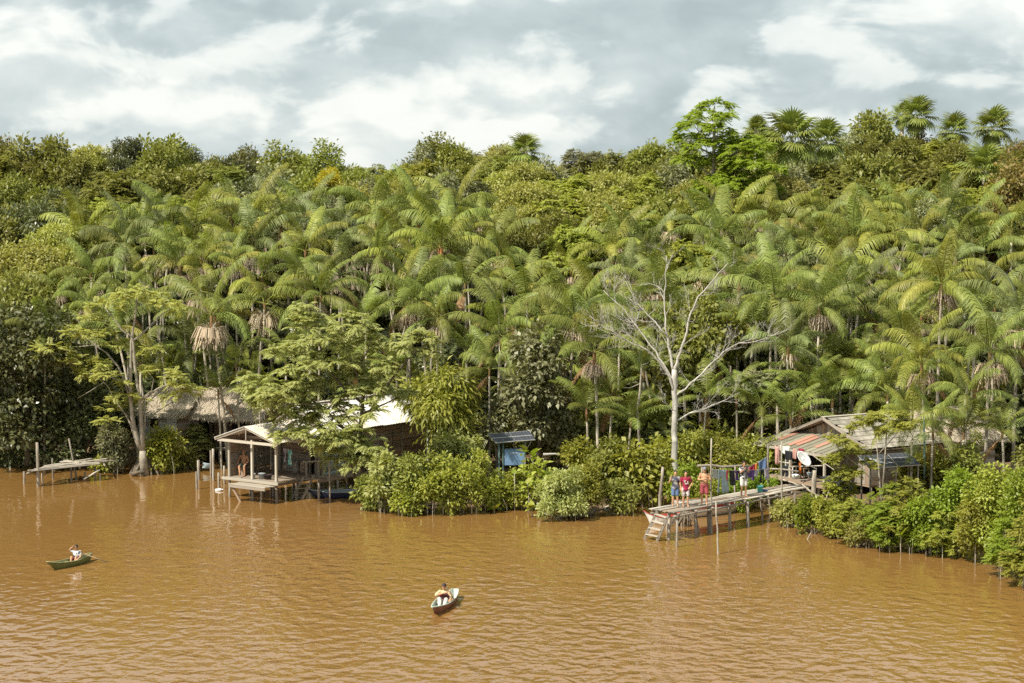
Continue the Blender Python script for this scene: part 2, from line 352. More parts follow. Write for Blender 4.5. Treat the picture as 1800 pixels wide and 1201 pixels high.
def pole(parent, name, mat, p0, p1, r0, r1=None, n=7, amp=0.015, seg=5):
    r1 = r1 or r0 * 0.85
    b = MB(); b.tube(wob(p0, p1, seg, amp), [r0 + (r1 - r0) * i / (seg - 1) for i in range(seg)], n)
    return b.build(name, mat, parent, True)
# ------------------------------------------------------------------ river and bank
SHORE_PX = [(-200, 812), (0, 816), (100, 813), (220, 812), (330, 812), (420, 806), (520, 812), (600, 842), (640, 872), (720, 890), (820, 888), (900, 882), (960, 892), (1040, 900), (1090, 890),
            (1150, 878), (1220, 868), (1300, 868), (1350, 890), (1385, 915), (1430, 928), (1500, 940), (1600, 953), (1700, 958), (1750, 980), (1800, 1005), (1860, 1035)]
SH = [W(u, v, 0) for u, v in SHORE_PX]
SHX = [-400, -60] + [q.x for q in SH] + [26, 40, 400]; SHY = [SH[0].y + 6, SH[0].y + 1] + [q.y for q in SH] + [69, 64, 52]
def shore_y(x): return float(np.interp(x, SHX, SHY))
def ground_z(x, y):
    d = y - shore_y(x)
    if d < 0: return max(-1.6, d * 0.35)
    z = 0.55 * (1 - math.exp(-d / 1.6)) + min(d, 60) * 0.004
    return z + 0.10 * noise.noise(Vector((x * 0.5, y * 0.5, 0))) * min(1, d)
def make_ground():
    xs = sorted(set([-3000, -900, -400, -200, -120, -80, 80, 120, 200, 400, 900, 3000] + [round(-60 + i * 0.8, 2) for i in range(151)]))
    ys = sorted(set([60, 64, 68] + [round(70 + i * 0.7, 2) for i in range(72)] + [124, 130, 140, 155, 175, 200, 240, 320, 500, 900, 2000, 5000]))
    V = [(x, y, ground_z(x, y)) for y in ys for x in xs]; nx = len(xs)
    F = [(j*nx+i, j*nx+i+1, (j+1)*nx+i+1, (j+1)*nx+i) for j in range(len(ys)-1) for i in range(nx-1)]
    tag(link('ground', mesh_np('ground', V, F, 'mud', True)), 'brown muddy river bank under the forest', kind='structure')
make_ground()
tag(link('river_water', mesh_np('river_water', [(-3000, -3000, 0), (3000, -3000, 0), (3000, 128, 0), (-3000, 128, 0)], [(0, 1, 2, 3)], 'river_water')), 'silty brown river with small ripples', kind='structure')

# ------------------------------------------------------------------ foliage generators
def unit(a): return a / np.maximum(np.linalg.norm(a, axis=-1, keepdims=True), 1e-9)
def kites(P, D, Nn, L, wr, fold=0.12):
    """one pointed leaf per row: base P, direction D, normal Nn, length L"""
    D = unit(D); S = unit(np.cross(D, Nn)); Nn = np.cross(S, D); L = L[:, None]
    a = P; b = P + D * L * 0.45 + S * L * wr * 0.5 + Nn * L * fold; c = P + D * L - Nn * L * 0.10; d = P + D * L * 0.45 - S * L * wr * 0.5 + Nn * L * fold
    V = np.stack([a, b, c, d], 1).reshape(-1, 3); F = np.arange(len(V)).reshape(-1, 4)
    return V, F
def blob_tips(rg, blobs, n, inner=0.62, low=-0.45):
    """twig tips and outward directions spread through the shells of ellipsoids (centre, radii)"""
    w = np.array([(r[0]*r[1] + r[0]*r[2] + r[1]*r[2]) for c, r in blobs]); w = w / w.sum(); P = []; D = []
    for (c, r), k in zip(blobs, (w * n).astype(int) + 1):
        d = unit(rg.normal(size=(k * 2, 3))); d = d[d[:, 2] > low + rg.normal(size=len(d)) * 0.15][:k]
        rad = inner + (1 - inner) * rg.random(len(d))[:, None] ** 0.6; rad = rad * (1 + 0.38 * (rg.random((len(d), 1)) < 0.10) * rg.random((len(d), 1)))
        rad = rad * (1 + 0.13 * np.sin(d[:, :1] * 5 + c[0] * 3) * np.cos(d[:, 1:2] * 6 + c[2] * 2) + 0.06 * rg.normal(size=(len(d), 1)))
        P.append(np.array(c) + d * np.array(r) * rad); D.append(d)
    return np.concatenate(P), np.concatenate(D)
def rosettes(rg, tips, dirs, k, L, wr, droop=0.25, spread=0.75, up=0.9):
    """k leaves round every twig tip"""
    m = len(tips); T = np.repeat(tips, k, 0); Dd = np.repeat(dirs, k, 0); r = rg.normal(size=(m * k, 3))
    d = unit(Dd * 0.55 + r * spread); d[:, 2] -= droop
    nn = unit(np.array([0, 0, up]) + Dd * 0.35 + rg.normal(size=(m * k, 3)) * 0.42)
    return kites(T + r * L * 0.55, d, nn, L * rg.uniform(0.65, 1.3, m * k), wr)
def sprays(rg, tips, dirs, k, Lr, Ll, pairs=8, droop=0.35, flatz=0.25, wr=0.36):
    """k pinnate leaves round every tip: a bent midrib with pairs of leaflets"""
    m = len(tips) * k; T = np.repeat(tips, k, 0); Dd = np.repeat(dirs, k, 0)
    d = unit(Dd * np.array([1, 1, flatz]) * 0.6 + rg.normal(size=(m, 3)) * np.array([0.8, 0.8, 0.35])); d = unit(d + np.array([0, 0, 0.18]))
    ln = Lr * rg.uniform(0.7, 1.25, m); side = unit(np.cross(d, np.array([0, 0, 1.0]))); P = []; D = []; Nn = []; L = []
    for j in range(pairs):
        s = (j + 1.2) / (pairs + 0.4); base = T + d * (ln * s)[:, None]; base[:, 2] -= droop * ln * s * s
        tg = d.copy(); tg[:, 2] -= 2 * droop * s; tg = unit(tg); prof = 0.55 + 0.9 * math.sin(math.pi * (0.2 + 0.7 * s))
        for sg in (-1, 1):
            P.append(base); dd = side * sg + tg * 0.45; dd[:, 2] -= 0.25; D.append(dd); nn = np.cross(side, tg) * np.array([1, 1, 1.0]); nn[:, 2] = np.abs(nn[:, 2]) + 0.4
            Nn.append(nn + rg.normal(size=nn.shape) * 0.18); L.append(Ll * prof * rg.uniform(0.8, 1.15, m))
    return kites(np.concatenate(P), np.concatenate(D), np.concatenate(Nn), np.concatenate(L), wr, 0.06)
def foliage(name, mat, kind, blobs, n, seed, L=None, low=-0.45, inner=0.62):
    rg = np.random.default_rng(seed); t, d = blob_tips(rg, blobs, n, inner, low)
    if kind == 'fine': V, F = rosettes(rg, t, d, 11, L or 0.17, 0.5)
    elif kind == 'broad': V, F = rosettes(rg, t, d, 9, L or 0.30, 0.55)
    elif kind == 'mango': V, F = rosettes(rg, t, d, 12, L or 0.36, 0.24, 0.7, 0.5)
    elif kind == 'spray': V, F = sprays(rg, t, d, 5, L or 0.55, (L or 0.55) * 0.30)
    elif kind == 'tuft': V, F = sprays(rg, t, d * 0.7 + np.array([0, 0, 0.55]), 6, L or 0.6, (L or 0.6) * 0.27, 8, 0.55, 0.9)
    elif kind == 'layer': V, F = sprays(rg, t, d * np.array([1, 1, 0.15]), 4, L or 0.5, (L or 0.5) * 0.30, 7, 0.25, 0.1)
    elif kind == 'big': V, F = rosettes(rg, t, d, 5, L or 0.55, 0.6, 0.35, 0.6, 0.7)
    return mesh_np(name, V, F, mat)
def rand_blobs(rg, rx, ry, rz, zc, k, br=0.45):
    """a lumpy crown: one core and k lobes set round it"""
    out = [((0, 0, zc), (rx * 0.60, ry * 0.60, rz * 0.62))]
    for i in range(k):
        a = 2.39996 * i + rg.uniform(-0.5, 0.5); e = rg.uniform(-0.45, 1.0); q = math.sqrt(max(0.05, 1 - e * e * 0.85)) * rg.uniform(0.5, 1.42); e = e * rg.uniform(0.8, 1.3); s = rg.uniform(0.55, 1.3) * br
        out.append(((rx * 0.66 * q * math.cos(a), ry * 0.66 * q * math.sin(a), zc + rz * 0.66 * e), (rx * s, ry * s, rz * s * 0.9)))
    return out
def limbs(mb, base, top, blobs, r0, rg, k=6):
    """trunk from base to top with limbs running out into the lobes"""
    base, top = Vector(base), Vector(top); pts = [base.lerp(top, t) + Vector((rg.uniform(-1, 1), rg.uniform(-1, 1), 0)) * r0 * 1.2 * (t > 0.1) for t in (0, 0.12, 0.35, 0.6, 0.8, 1)]
    mb.tube(pts, [r0 * 1.5, r0 * 1.05, r0 * 0.92, r0 * 0.75, r0 * 0.5, r0 * 0.2], 8)
    for c, r in blobs[1:1 + k]:
        t = rg.uniform(0.45, 0.8); s = base.lerp(top, t); e = Vector(c); md = s.lerp(e, 0.5) + Vector((0, 0, -0.1 * (e - s).length))
        mb.tube([s, md, e, e + (e - md).normalized() * 0.4 * r[2]], [r0 * 0.5, r0 * 0.32, r0 * 0.18, r0 * 0.06], 6)

# ------------------------------------------------------------------ background forest trees
TREE_PROTO = []
def tree_proto(kind, rx, rz, h, lobes, n, seed, mat, L=None, br=0.45, r0=0.16, low=-0.6):
    rg = np.random.default_rng(seed); bl = rand_blobs(rg, rx, rx, rz, h - rz, lobes, br)
    mb = MB(); limbs(mb, (0, 0, 0), (0, 0, h - rz * 0.4), bl, r0, random.Random(seed), min(lobes, 10))
    TREE_PROTO.append((mb.mesh('trunk', 'bark', smooth=True), foliage('crown', mat, kind, bl, n, seed, L, low), h))
    return len(TREE_PROTO) - 1
T_OL = tree_proto('fine', 3.6, 3.0, 16, 17, 1050, 1, 'leaf_olive', 0.28, 0.30)
T_OL2 = tree_proto('broad', 3.3, 3.4, 16, 18, 900, 2, 'leaf_olive', 0.34, 0.29)
T_MID = tree_proto('broad', 3.4, 3.0, 16, 16, 850, 3, 'leaf_mid', 0.38, 0.30)
T_DK = tree_proto('fine', 3.0, 3.6, 16, 17, 1150, 4, 'leaf_dark', 0.28, 0.30)
T_YG = tree_proto('spray', 3.3, 2.6, 16, 16, 480, 5, 'leaf_yellowgreen', 0.66, 0.30)
T_PALE = tree_proto('fine', 3.6, 2.4, 16, 18, 1050, 6, 'leaf_pale', 0.25, 0.28)
T_LAY = tree_proto('layer', 3.8, 2.8, 16, 17, 500, 7, 'leaf_mid', 0.68, 0.29)
T_GREY = tree_proto('broad', 3.2, 3.0, 16, 16, 820, 8, 'leaf_grey', 0.32, 0.30)
T_GOLD = tree_proto('fine', 1.5, 1.3, 16, 8, 420, 9, 'leaf_gold', 0.22, 0.45)
T_THIN = tree_proto('broad', 1.7, 2.4, 16, 7, 200, 10, 'leaf_mid', 0.34, 0.36, 0.09)
T_RUST = tree_proto('broad', 3.4, 4.0, 16, 17, 850, 12, 'leaf_rust', 0.36, 0.3)
T_LOOSE = tree_proto('layer', 2.2, 1.9, 16, 7, 170, 13, 'leaf_grey', 0.6, 0.34, 0.1)
TNAME = {0: 'olive', 1: 'broad-leaved olive', 2: 'mid-green', 3: 'dark green', 4: 'yellow-green feathery', 5: 'pale fine-leaved', 6: 'layered green', 7: 'greyish green', 8: 'golden', 9: 'thin sparse', 10: 'rust-tinged', 11: 'flat-topped thin'}
FOREST = []
def forest_tree(u, vtop, Y, k, s=1.0, sz=None, label=None):
    """a tree whose top shows at (u, vtop), standing at distance Y; s its width, sz its crown height"""
    tr, cr, h0 = TREE_PROTO[k]; top = WY(u, vtop, Y); g = ground_z(top.x, Y); h = top.z - g
    o = thing('forest_tree', label, 'tree', (top.x, Y, g), rnd.uniform(0, 6.28), 'forest trees behind the palms')
    sz = sz or s * rnd.uniform(0.95, 1.35)
    c = link('crown', cr, o, Matrix.Translation((0, 0, h - h0 * sz)) @ Matrix.Diagonal((s, s, sz, 1)))
    t = link('trunk', tr, o, Matrix.Diagonal((s, s, h / h0, 1)))
    FOREST.append((o, u, vtop, Y, k, label)); return o
SKY_T = [(-60,262,T_OL,1.1),(15,258,T_OL,1.0),(62,252,T_OL2,1.05),(112,262,T_OL,1.0),(160,274,T_PALE,.9),(225,252,T_DK,.55),(268,246,T_OL2,1.15),(322,243,T_DK,.75),(366,288,T_OL,.7),(412,264,T_DK,.85),(452,272,T_OL,.8),
         (482,264,T_THIN,1.0),(522,282,T_MID,.75),(568,260,T_THIN,.85),(612,300,T_PALE,.75),(650,298,T_LOOSE,.9),(690,298,T_LAY,.8),(735,262,T_GREY,.7),(770,246,T_THIN,.95),(802,268,T_MID,.75),(828,268,T_LOOSE,.9),(862,288,T_LAY,.8),
         (892,268,T_PALE,.8),(985,288,T_PALE,.75),(1028,252,T_LOOSE,1.0),(1075,272,T_LAY,.85),(1112,280,T_OL,.75),(1165,250,T_MID,.8),(1215,268,T_GREY,.7),(1330,232,T_LAY,.8),(1480,250,T_GREY,.85),(1540,200,T_OL2,1.05),(1600,238,T_OL,.95),
         (1650,246,T_LAY,.9),(1705,262,T_LAY,.9),(1765,258,T_OL,.9),(1800,248,T_RUST,.9),(1860,250,T_OL,1.1)]
for u, v, k, s in SKY_T: forest_tree(u + rnd.uniform(-4, 4), v + rnd.uniform(-16, 6), 160 + rnd.uniform(-6, 12), k, s)
for k_ in range(34):                                   # smaller crowns between the tall ones
    u = -60 + k_ * 57 + rnd.uniform(-18, 18); v = float(np.interp(u, [-60, 320, 370, 600, 760, 880, 1000, 1170, 1300, 1540, 1860], [272, 262, 296, 306, 282, 290, 292, 272, 262, 236, 262])) + rnd.uniform(-6, 18)
    forest_tree(u, v, 154 + rnd.uniform(-2, 4), rnd.choice((T_OL, T_OL2, T_MID, T_GREY, T_LAY, T_YG, T_DK)), rnd.uniform(.5, .85))
for u, v, Y, k in ((1388, 296, 131, T_GREY), (1352, 300, 133, T_PALE), (1450, 288, 134, T_LAY), (1590, 244, 152, T_OL2), (1622, 250, 153, T_YG), (1676, 254, 151, T_OL), (1745, 262, 147, T_LAY), (922, 288, 146, T_PALE), (1725, 322, 128.5, T_YG)): forest_tree(u, v, Y, k, .7)
MID_T = [(-20,300,T_DK,1),(50,312,T_OL,1),(120,320,T_DK,.9),(175,305,T_LAY,1.0),(230,318,T_YG,.9),(300,300,T_OL2,1.05),(372,322,T_LAY,.8),(430,312,T_DK,.85),(490,300,T_GREY,.9),(540,306,T_MID,.85),(600,318,T_PALE,.9),
         (655,322,T_GREY,.85),(710,318,T_PALE,.85),(768,308,T_GREY,.85),(830,308,T_DK,.7),(885,302,T_PALE,.9),(940,300,T_YG,.9),(1000,308,T_YG,1.0),(1060,302,T_PALE,.95),(1120,300,T_YG,.85),(1175,292,T_GREY,.9),(1215,318,T_PALE,.75),
         (1440,290,T_OL,.9),(1490,282,T_OL,.9),(1545,272,T_OL2,.95),(1600,276,T_LAY,.95),(1660,284,T_YG,.8),(1715,290,T_OL,.9),(1775,282,T_RUST,.95),(1840,290,T_DK,1)]
for u, v, k, s in MID_T: forest_tree(u + rnd.uniform(-6, 6), v + rnd.uniform(-3, 8), 142 + rnd.uniform(-4, 8), k, s)
NEAR_T = [(-40,340,T_OL,1),(20,345,T_DK,.95),(85,338,T_DK,.95),(140,352,T_OL,.85),(205,345,T_YG,.85),(262,352,T_DK,.8),(335,345,T_YG,.8),(405,342,T_GREY,.8),(470,340,T_PALE,.8),(520,346,T_GREY,.75),(585,345,T_GREY,.75),(640,350,T_OL,.75),
          (705,345,T_GREY,.7),(760,340,T_DK,.6),(935,318,T_PALE,.85),(985,335,T_YG,.85),(1045,340,T_PALE,.85),(1100,330,T_YG,.8),(1160,335,T_MID,.75),(1230,345,T_YG,.7),(1375,312,T_PALE,.75),(1425,325,T_GREY,.75),(1480,318,T_LAY,.8),(1545,322,T_MID,.75),
          (1605,318,T_YG,.8),(1665,325,T_LAY,.75),(1722,322,T_MID,.75),(1790,315,T_RUST,.95),(1850,330,T_OL,.9)]
for u, v, k, s in NEAR_T: forest_tree(u + rnd.uniform(-6, 6), v + rnd.uniform(-3, 8), 130 + rnd.uniform(-3, 4), k, s)
forest_tree(574, 297, 140, T_GOLD, .62, .62, 'small tree in bright golden yellow flower on the forest skyline')
forest_tree(1782, 268, 127, T_RUST, .75, .95, 'tall tree with rust-coloured leaf tips at the right edge above the palms')
# low broadleaf trees that show through the palms
for u, v, Y, k, s, lb in [(955,372,122,T_OL,.85,'olive tree breaking through the palms left of the bare white tree'), (1010,395,120,T_YG,.65,'yellow-green feathery tree among palms above the bare white tree'),
                       (1215,420,116,T_YG,.75,'yellow-green tree among palms directly above the bare white tree'), (1235,520,104,T_MID,.7,'mid-green tree half hidden behind the bare white branches'),
                       (1130,372,124,T_YG,.7,'bright feathery tree between palm rows near the middle right'), (1640,362,121,T_GREY,.55,'grey-leaved tree with big pale leaves among the right-hand palms'),
                       (110,395,122,T_PALE,.75,'pale fine-leaved tree rising between the palms near the left edge'), (40,430,116,T_PALE,.95,'broad pale-leaved tree filling the left edge below the skyline'),
                       (25,480,110,T_OL,.9,'olive tree on the left edge above the dark glossy tree'), (1500,600,103,T_PALE,.55,'small vine-draped tree above the thatched house with the dish'),(1335,640,100,T_LOOSE,.8,'thin vine-hung tree right of the bare white tree')]:
    forest_tree(u, v, Y, k, s, None, lb)
def ordinal(i): return ['first', 'second', 'third', 'fourth', 'fifth', 'sixth', 'seventh', 'eighth', 'ninth', 'tenth', 'eleventh', 'twelfth', 'thirteenth', 'fourteenth', 'fifteenth', 'sixteenth'][i] if i < 16 else 'sixteenth'
# the bright-green storied tree on the skyline
def bright_tree():
    Y = 128.0; bs = WY(1252, 600, Y); g = ground_z(bs.x, Y)
    o = thing('forest_tree', 'tall bright green tree with separate leafy storeys standing above the skyline', 'tree', (bs.x, Y, g), 0, 'forest trees behind the palms')
    cl = [(1256,186,26,8),(1236,205,26,10),(1272,208,22,9),(1222,224,30,9),(1262,232,30,11),(1212,246,30,10),(1285,246,28,10),(1240,258,34,12),(1300,262,36,14),(1215,282,26,10),(1270,290,44,16),(1325,256,34,15),(1318,292,42,18),(1285,325,48,20),(1335,330,36,16),(1250,330,30,14),(1355,300,24,12)]
    bl = []
    for u, v, ru, rv in cl:
        q = WY(u, v, Y + rnd.uniform(-1.5, 1.5)) - Vector((bs.x, Y, g)); s = (Y / FOC)
        bl.append((tuple(q), (ru * s, ru * s, rv * s)))
    link('crown', foliage('crown', 'leaf_lime', 'tuft', bl, 420, 77, 0.62, -0.3), o)
    mb = MB(); top = Vector(bl[0][0]); mb.tube([(0, 0, 0), (0.1, 0, 6), (-0.1, 0, 12), top * 0.9 + Vector((0, 0, top.z * 0.1)) * 0, top], [0.3, 0.24, 0.18, 0.1, 0.03], 8)
    for c, r in bl[1:]:
        c = Vector(c); s = Vector((top.x * c.z / top.z, 0, c.z - 1.0)); mb.tube([s, (s + c) / 2 + Vector((0, 0, -0.1)), c], [0.07, 0.05, 0.02], 5)
    mb.build('trunk', 'bark_pale', None, True).parent = o
bright_tree()

# ------------------------------------------------------------------ palms
def frond_mesh(p0, seed, L=3.25, bend=78, mat='palm_leaf', nleaf=46, ll=0.78, hang=1.0, lw=0.0215):
    """arching midrib with long leaflets that hang from it; the rib starts at pitch p0 and heads along +X"""
    rg = np.random.default_rng(seed); ns = 15; pts = [np.zeros(3)]; sw = rg.uniform(-0.14, 0.14)
    for i in range(ns - 1):
        s = (i + 0.5) / (ns - 1); th = R(p0 - bend * s ** 1.4); st = L / (ns - 1)
        pts.append(pts[-1] + np.array([math.cos(th) * st, sw * s * st * 2, math.sin(th) * st]))
    pts = np.array(pts); V = []; F = []
    for i, q in enumerate(pts):
        w = 0.030 * (1 - i / ns) + 0.006
        V += [q + (0, -w, 0), q + (0, 0, w), q + (0, w, 0), q + (0, 0, -w)]
        if i:
            b = len(V) - 8
            for k in range(4): F.append((b + k, b + (k + 1) % 4, b + 4 + (k + 1) % 4, b + 4 + k))
    for j in range(nleaf):
        s = 0.17 + 0.83 * (j + 0.5) / nleaf; x = s * (ns - 1); i = min(int(x), ns - 2); base = pts[i] + (pts[i + 1] - pts[i]) * (x - i); T = unit(pts[i + 1] - pts[i])
        t = (s - 0.17) / 0.83; ln = ll * (0.45 + 0.62 * math.sin(math.pi * min(1, 0.18 + 0.80 * t))) * rg.uniform(0.88, 1.08)
        if rg.random() < 0.03: continue
        for sg in (-1, 1):
            d1 = unit(np.array([0, sg * 0.85, 0]) + T * 0.5 + np.array([0, 0, -0.16 * hang + rg.normal() * 0.08])); d2 = unit(d1 * (0.42 + rg.normal() * 0.06) + np.array([rg.normal() * 0.03, sg * 0.05 + rg.normal() * 0.03, -1.0 * hang]) + T * 0.12)
            m = base + d1 * ln * 0.42; e = m + d2 * ln * 0.58; w = T * lw
            b = len(V); V += [base - w * 0.7, base + w * 0.7, m + w * 1.15, m - w * 1.15, e + w * 0.25, e - w * 0.25]
            F += [(b, b + 1, b + 2, b + 3), (b + 3, b + 2, b + 4, b + 5)]
    return mesh_np('frond', V, F, mat)
PITCHES = [82, 68, 52, 36, 20, 4]
FR = {p: [frond_mesh(p, 100 + i * 7 + k, bend=(52 if p > 75 else 80) + 7 * k) for k in range(3)] for i, p in enumerate(PITCHES)}
def recol(src, mat):
    out = {}
    for p, L_ in src.items():
        out[p] = []
        for me in L_: c = me.copy(); c.materials.clear(); c.materials.append(MT[mat]); out[p].append(c)
    return out
FRS = [FR, FR, recol(FR, 'palm_leaf_lime'), recol(FR, 'palm_leaf_grey')]
FRY = [frond_mesh(p, 300 + p, mat='palm_leaf_yellow', bend=88) for p in (36, 10)]
FRD = [frond_mesh(-35, 400 + k, L=2.4, bend=50, mat='dead_leaf', ll=0.6) for k in range(2)]
FRO = [frond_mesh(5, 420 + k, L=1.9, bend=85, mat='orange_leaf', ll=0.5) for k in range(1)]
FRY2 = {p: [frond_mesh(p, 500 + i * 5 + k, L=3.0, bend=60, hang=0.45, ll=0.62, nleaf=40) for k in range(2)] for i, p in enumerate((80, 62, 44, 26))}   # stiffer, spread leaflets of young palms
def fruit_mesh(seed, mat='dry_strands'):
    """spent flower cluster: a short stalk with many thin hanging strands"""
    rg = np.random.default_rng(seed); V = []; F = []
    for k in range(110):
        a = rg.uniform(0, 6.283); e = rg.uniform(0.0, 1.25); ln = rg.uniform(0.6, 0.95)
        d = np.array([math.cos(a) * math.cos(e) * 0.8 + 0.35, math.sin(a) * math.cos(e), 0.35 - 0.5 * e]); d = unit(d); p = np.array([0.05, 0, 0.0]); s = unit(np.cross(d, [0.1, 0.2, 1.0])) * 0.015
        m = p + d * ln * 0.55; e2 = m + (d * 0.35 + np.array([0, 0, -0.75])) * ln * 0.6; b = len(V)
        V += [p - s, p + s, m + s, m - s, e2 + s, e2 - s]; F += [(b, b + 1, b + 2, b + 3), (b + 3, b + 2, b + 4, b + 5)]
    return mesh_np('fruit_bunch', V, F, mat)
FRUIT = [fruit_mesh(600 + k) for k in range(3)]; FRUIT_O = fruit_mesh(610, 'orange_leaf')
sb = MB(); sb.tube([(0, 0, -0.75), (0, 0, -0.4), (0, 0, 0), (0, 0, 0.12)], [0.072, 0.095, 0.10, 0.05], 8); SHAFT = sb.mesh('crownshaft', 'crownshaft', smooth=True)
PALMS = []
def palm(u, v, Y, s=1.0, nf=11, fruit=0, lean=None, dead=0, yellow=0, orange=False, label=None, name='feather_palm', young=False):
    """feather palm whose crown heart shows at (u, v), standing at distance Y"""
    top = WY(u, v, Y); lean = rnd.uniform(-1.4, 1.4) if lean is None else lean; ly = rnd.uniform(-0.5, 0.5)
    bx, by = top.x - lean, Y - ly; g = ground_z(bx, by); h = max(0.3, top.z - g); rz = 0
    o = thing(name, label, 'palm', (bx, by, g), rz, 'feather palms in the forest wall'); q = Vector((lean, ly, h))
    r = 0.062 * s + 0.01
    if h > 0.8:
        mb = MB(); mb.tube([(0, 0, -0.15), (lean * 0.02, ly * 0.02, h * 0.12), (lean * 0.22, ly * 0.22, h * 0.4), (lean * 0.58, ly * 0.58, h * 0.7), (lean * 0.96, ly * 0.96, h - 0.35)], [r * 1.7, r * 1.15, r, r * 0.95, r * 0.85], 7)
        link('trunk', mb.mesh('trunk', 'palm_trunk', smooth=True), o)
        link('crownshaft', SHAFT, o, Matrix.Translation(q) @ Matrix.Diagonal((s * 0.8, s * 0.8, s, 1)))
    a0 = rnd.uniform(0, 6.28); src = FRY2 if young else rnd.choice(FRS); pl = sorted(src, reverse=True)
    for i in range(nf):
        t = (i + 0.5) / nf; p = pl[min(len(pl) - 1, int((t ** 1.05) * len(pl)))]; me = rnd.choice(src[p])
        if yellow and i >= nf - yellow: me = rnd.choice(FRY)
        sc = s * rnd.uniform(0.84, 1.1); a = a0 + i * 2.3999 + rnd.uniform(-0.25, 0.25)
        M_ = Matrix.Translation(q) @ Matrix.Rotation(a, 4, 'Z') @ Matrix.Rotation(R(rnd.uniform(-7, 7)), 4, 'Y') @ Matrix.Rotation(R(rnd.uniform(-14, 14)), 4, 'X') @ Matrix.Diagonal((sc, sc, sc, 1))
        link('frond', me, o, M_)
    for i in range(dead):
        link('dead_frond', rnd.choice(FRD), o, Matrix.Translation(q + Vector((0, 0, -0.3))) @ Matrix.Rotation(rnd.uniform(0, 6.28), 4, 'Z') @ Matrix.Diagonal((s, s, s, 1)))
    for i in range(fruit):
        sc = s * rnd.uniform(0.95, 1.45)
        link('fruit_bunch', rnd.choice(FRUIT), o, Matrix.Translation(q + Vector((0, 0, -0.62 * s))) @ Matrix.Rotation(R(rnd.choice((-1, 1)) * rnd.uniform(10, 170)), 4, 'Z') @ Matrix.Diagonal((sc, sc, sc, 1)))
    if orange:
        link('orange_frond', FRO[0], o, Matrix.Translation(q + Vector((0, 0, -0.1))) @ Matrix.Rotation(R(-90), 4, 'Z') @ Matrix.Diagonal((s, s * 0.6, s, 1)))
    PALMS.append([o, u, v, Y, fruit, dead, lean, label]); return o
TOPV = lambda u: np.interp(u, [-60, 0, 100, 200, 300, 400, 600, 700, 800, 880, 930, 990, 1050, 1120, 1200, 1300, 1400, 1600, 1700, 1800, 1860], [470, 470, 440, 408, 398, 392, 388, 372, 366, 384, 470, 455, 425, 410, 400, 392, 386, 388, 392, 420, 430])
ROWS = [(0, 122, 3, 54), (40, 117.9, 4, 60), (84, 113.8, 4, 66), (130, 110, 3.5, 74), (170, 106.5, 3.5, 84)]
for ri, (dv, Y, jy, step) in enumerate(ROWS):
    u = -110 + ri * 13
    while u < 1960:
        uu = u + rnd.uniform(-14, 14); v = TOPV(uu) + dv + rnd.uniform(-16, 20)
        skip = (uu < 95 and ri < 4 and rnd.random() < 0.75) or (900 < uu < 985 and ri < 2) or (1190 < uu < 1260 and ri in (1, 2, 3) and rnd.random() < 0.6) or (ri >= 3 and 380 < uu < 910 and rnd.random() < 0.55) or (ri == 4 and (uu < 110 or 230 < uu < 330 or 480 < uu < 600))
        if not skip:
            palm(uu, v, Y + rnd.uniform(-jy, jy) * 0.5, rnd.choice((rnd.uniform(0.7, 0.9), rnd.uniform(0.95, 1.2), rnd.uniform(0.95, 1.2))), rnd.randint(7, 10), fruit=(rnd.choice((0, 0, 1, 1)) if ri < 2 else rnd.choice((0, 1, 2, 3))), dead=rnd.choice((0, 0, 0, 1)) if ri > 1 else 0, yellow=rnd.choice((0, 0, 0, 1, 2)))
        u += step * rnd.uniform(0.8, 1.2)
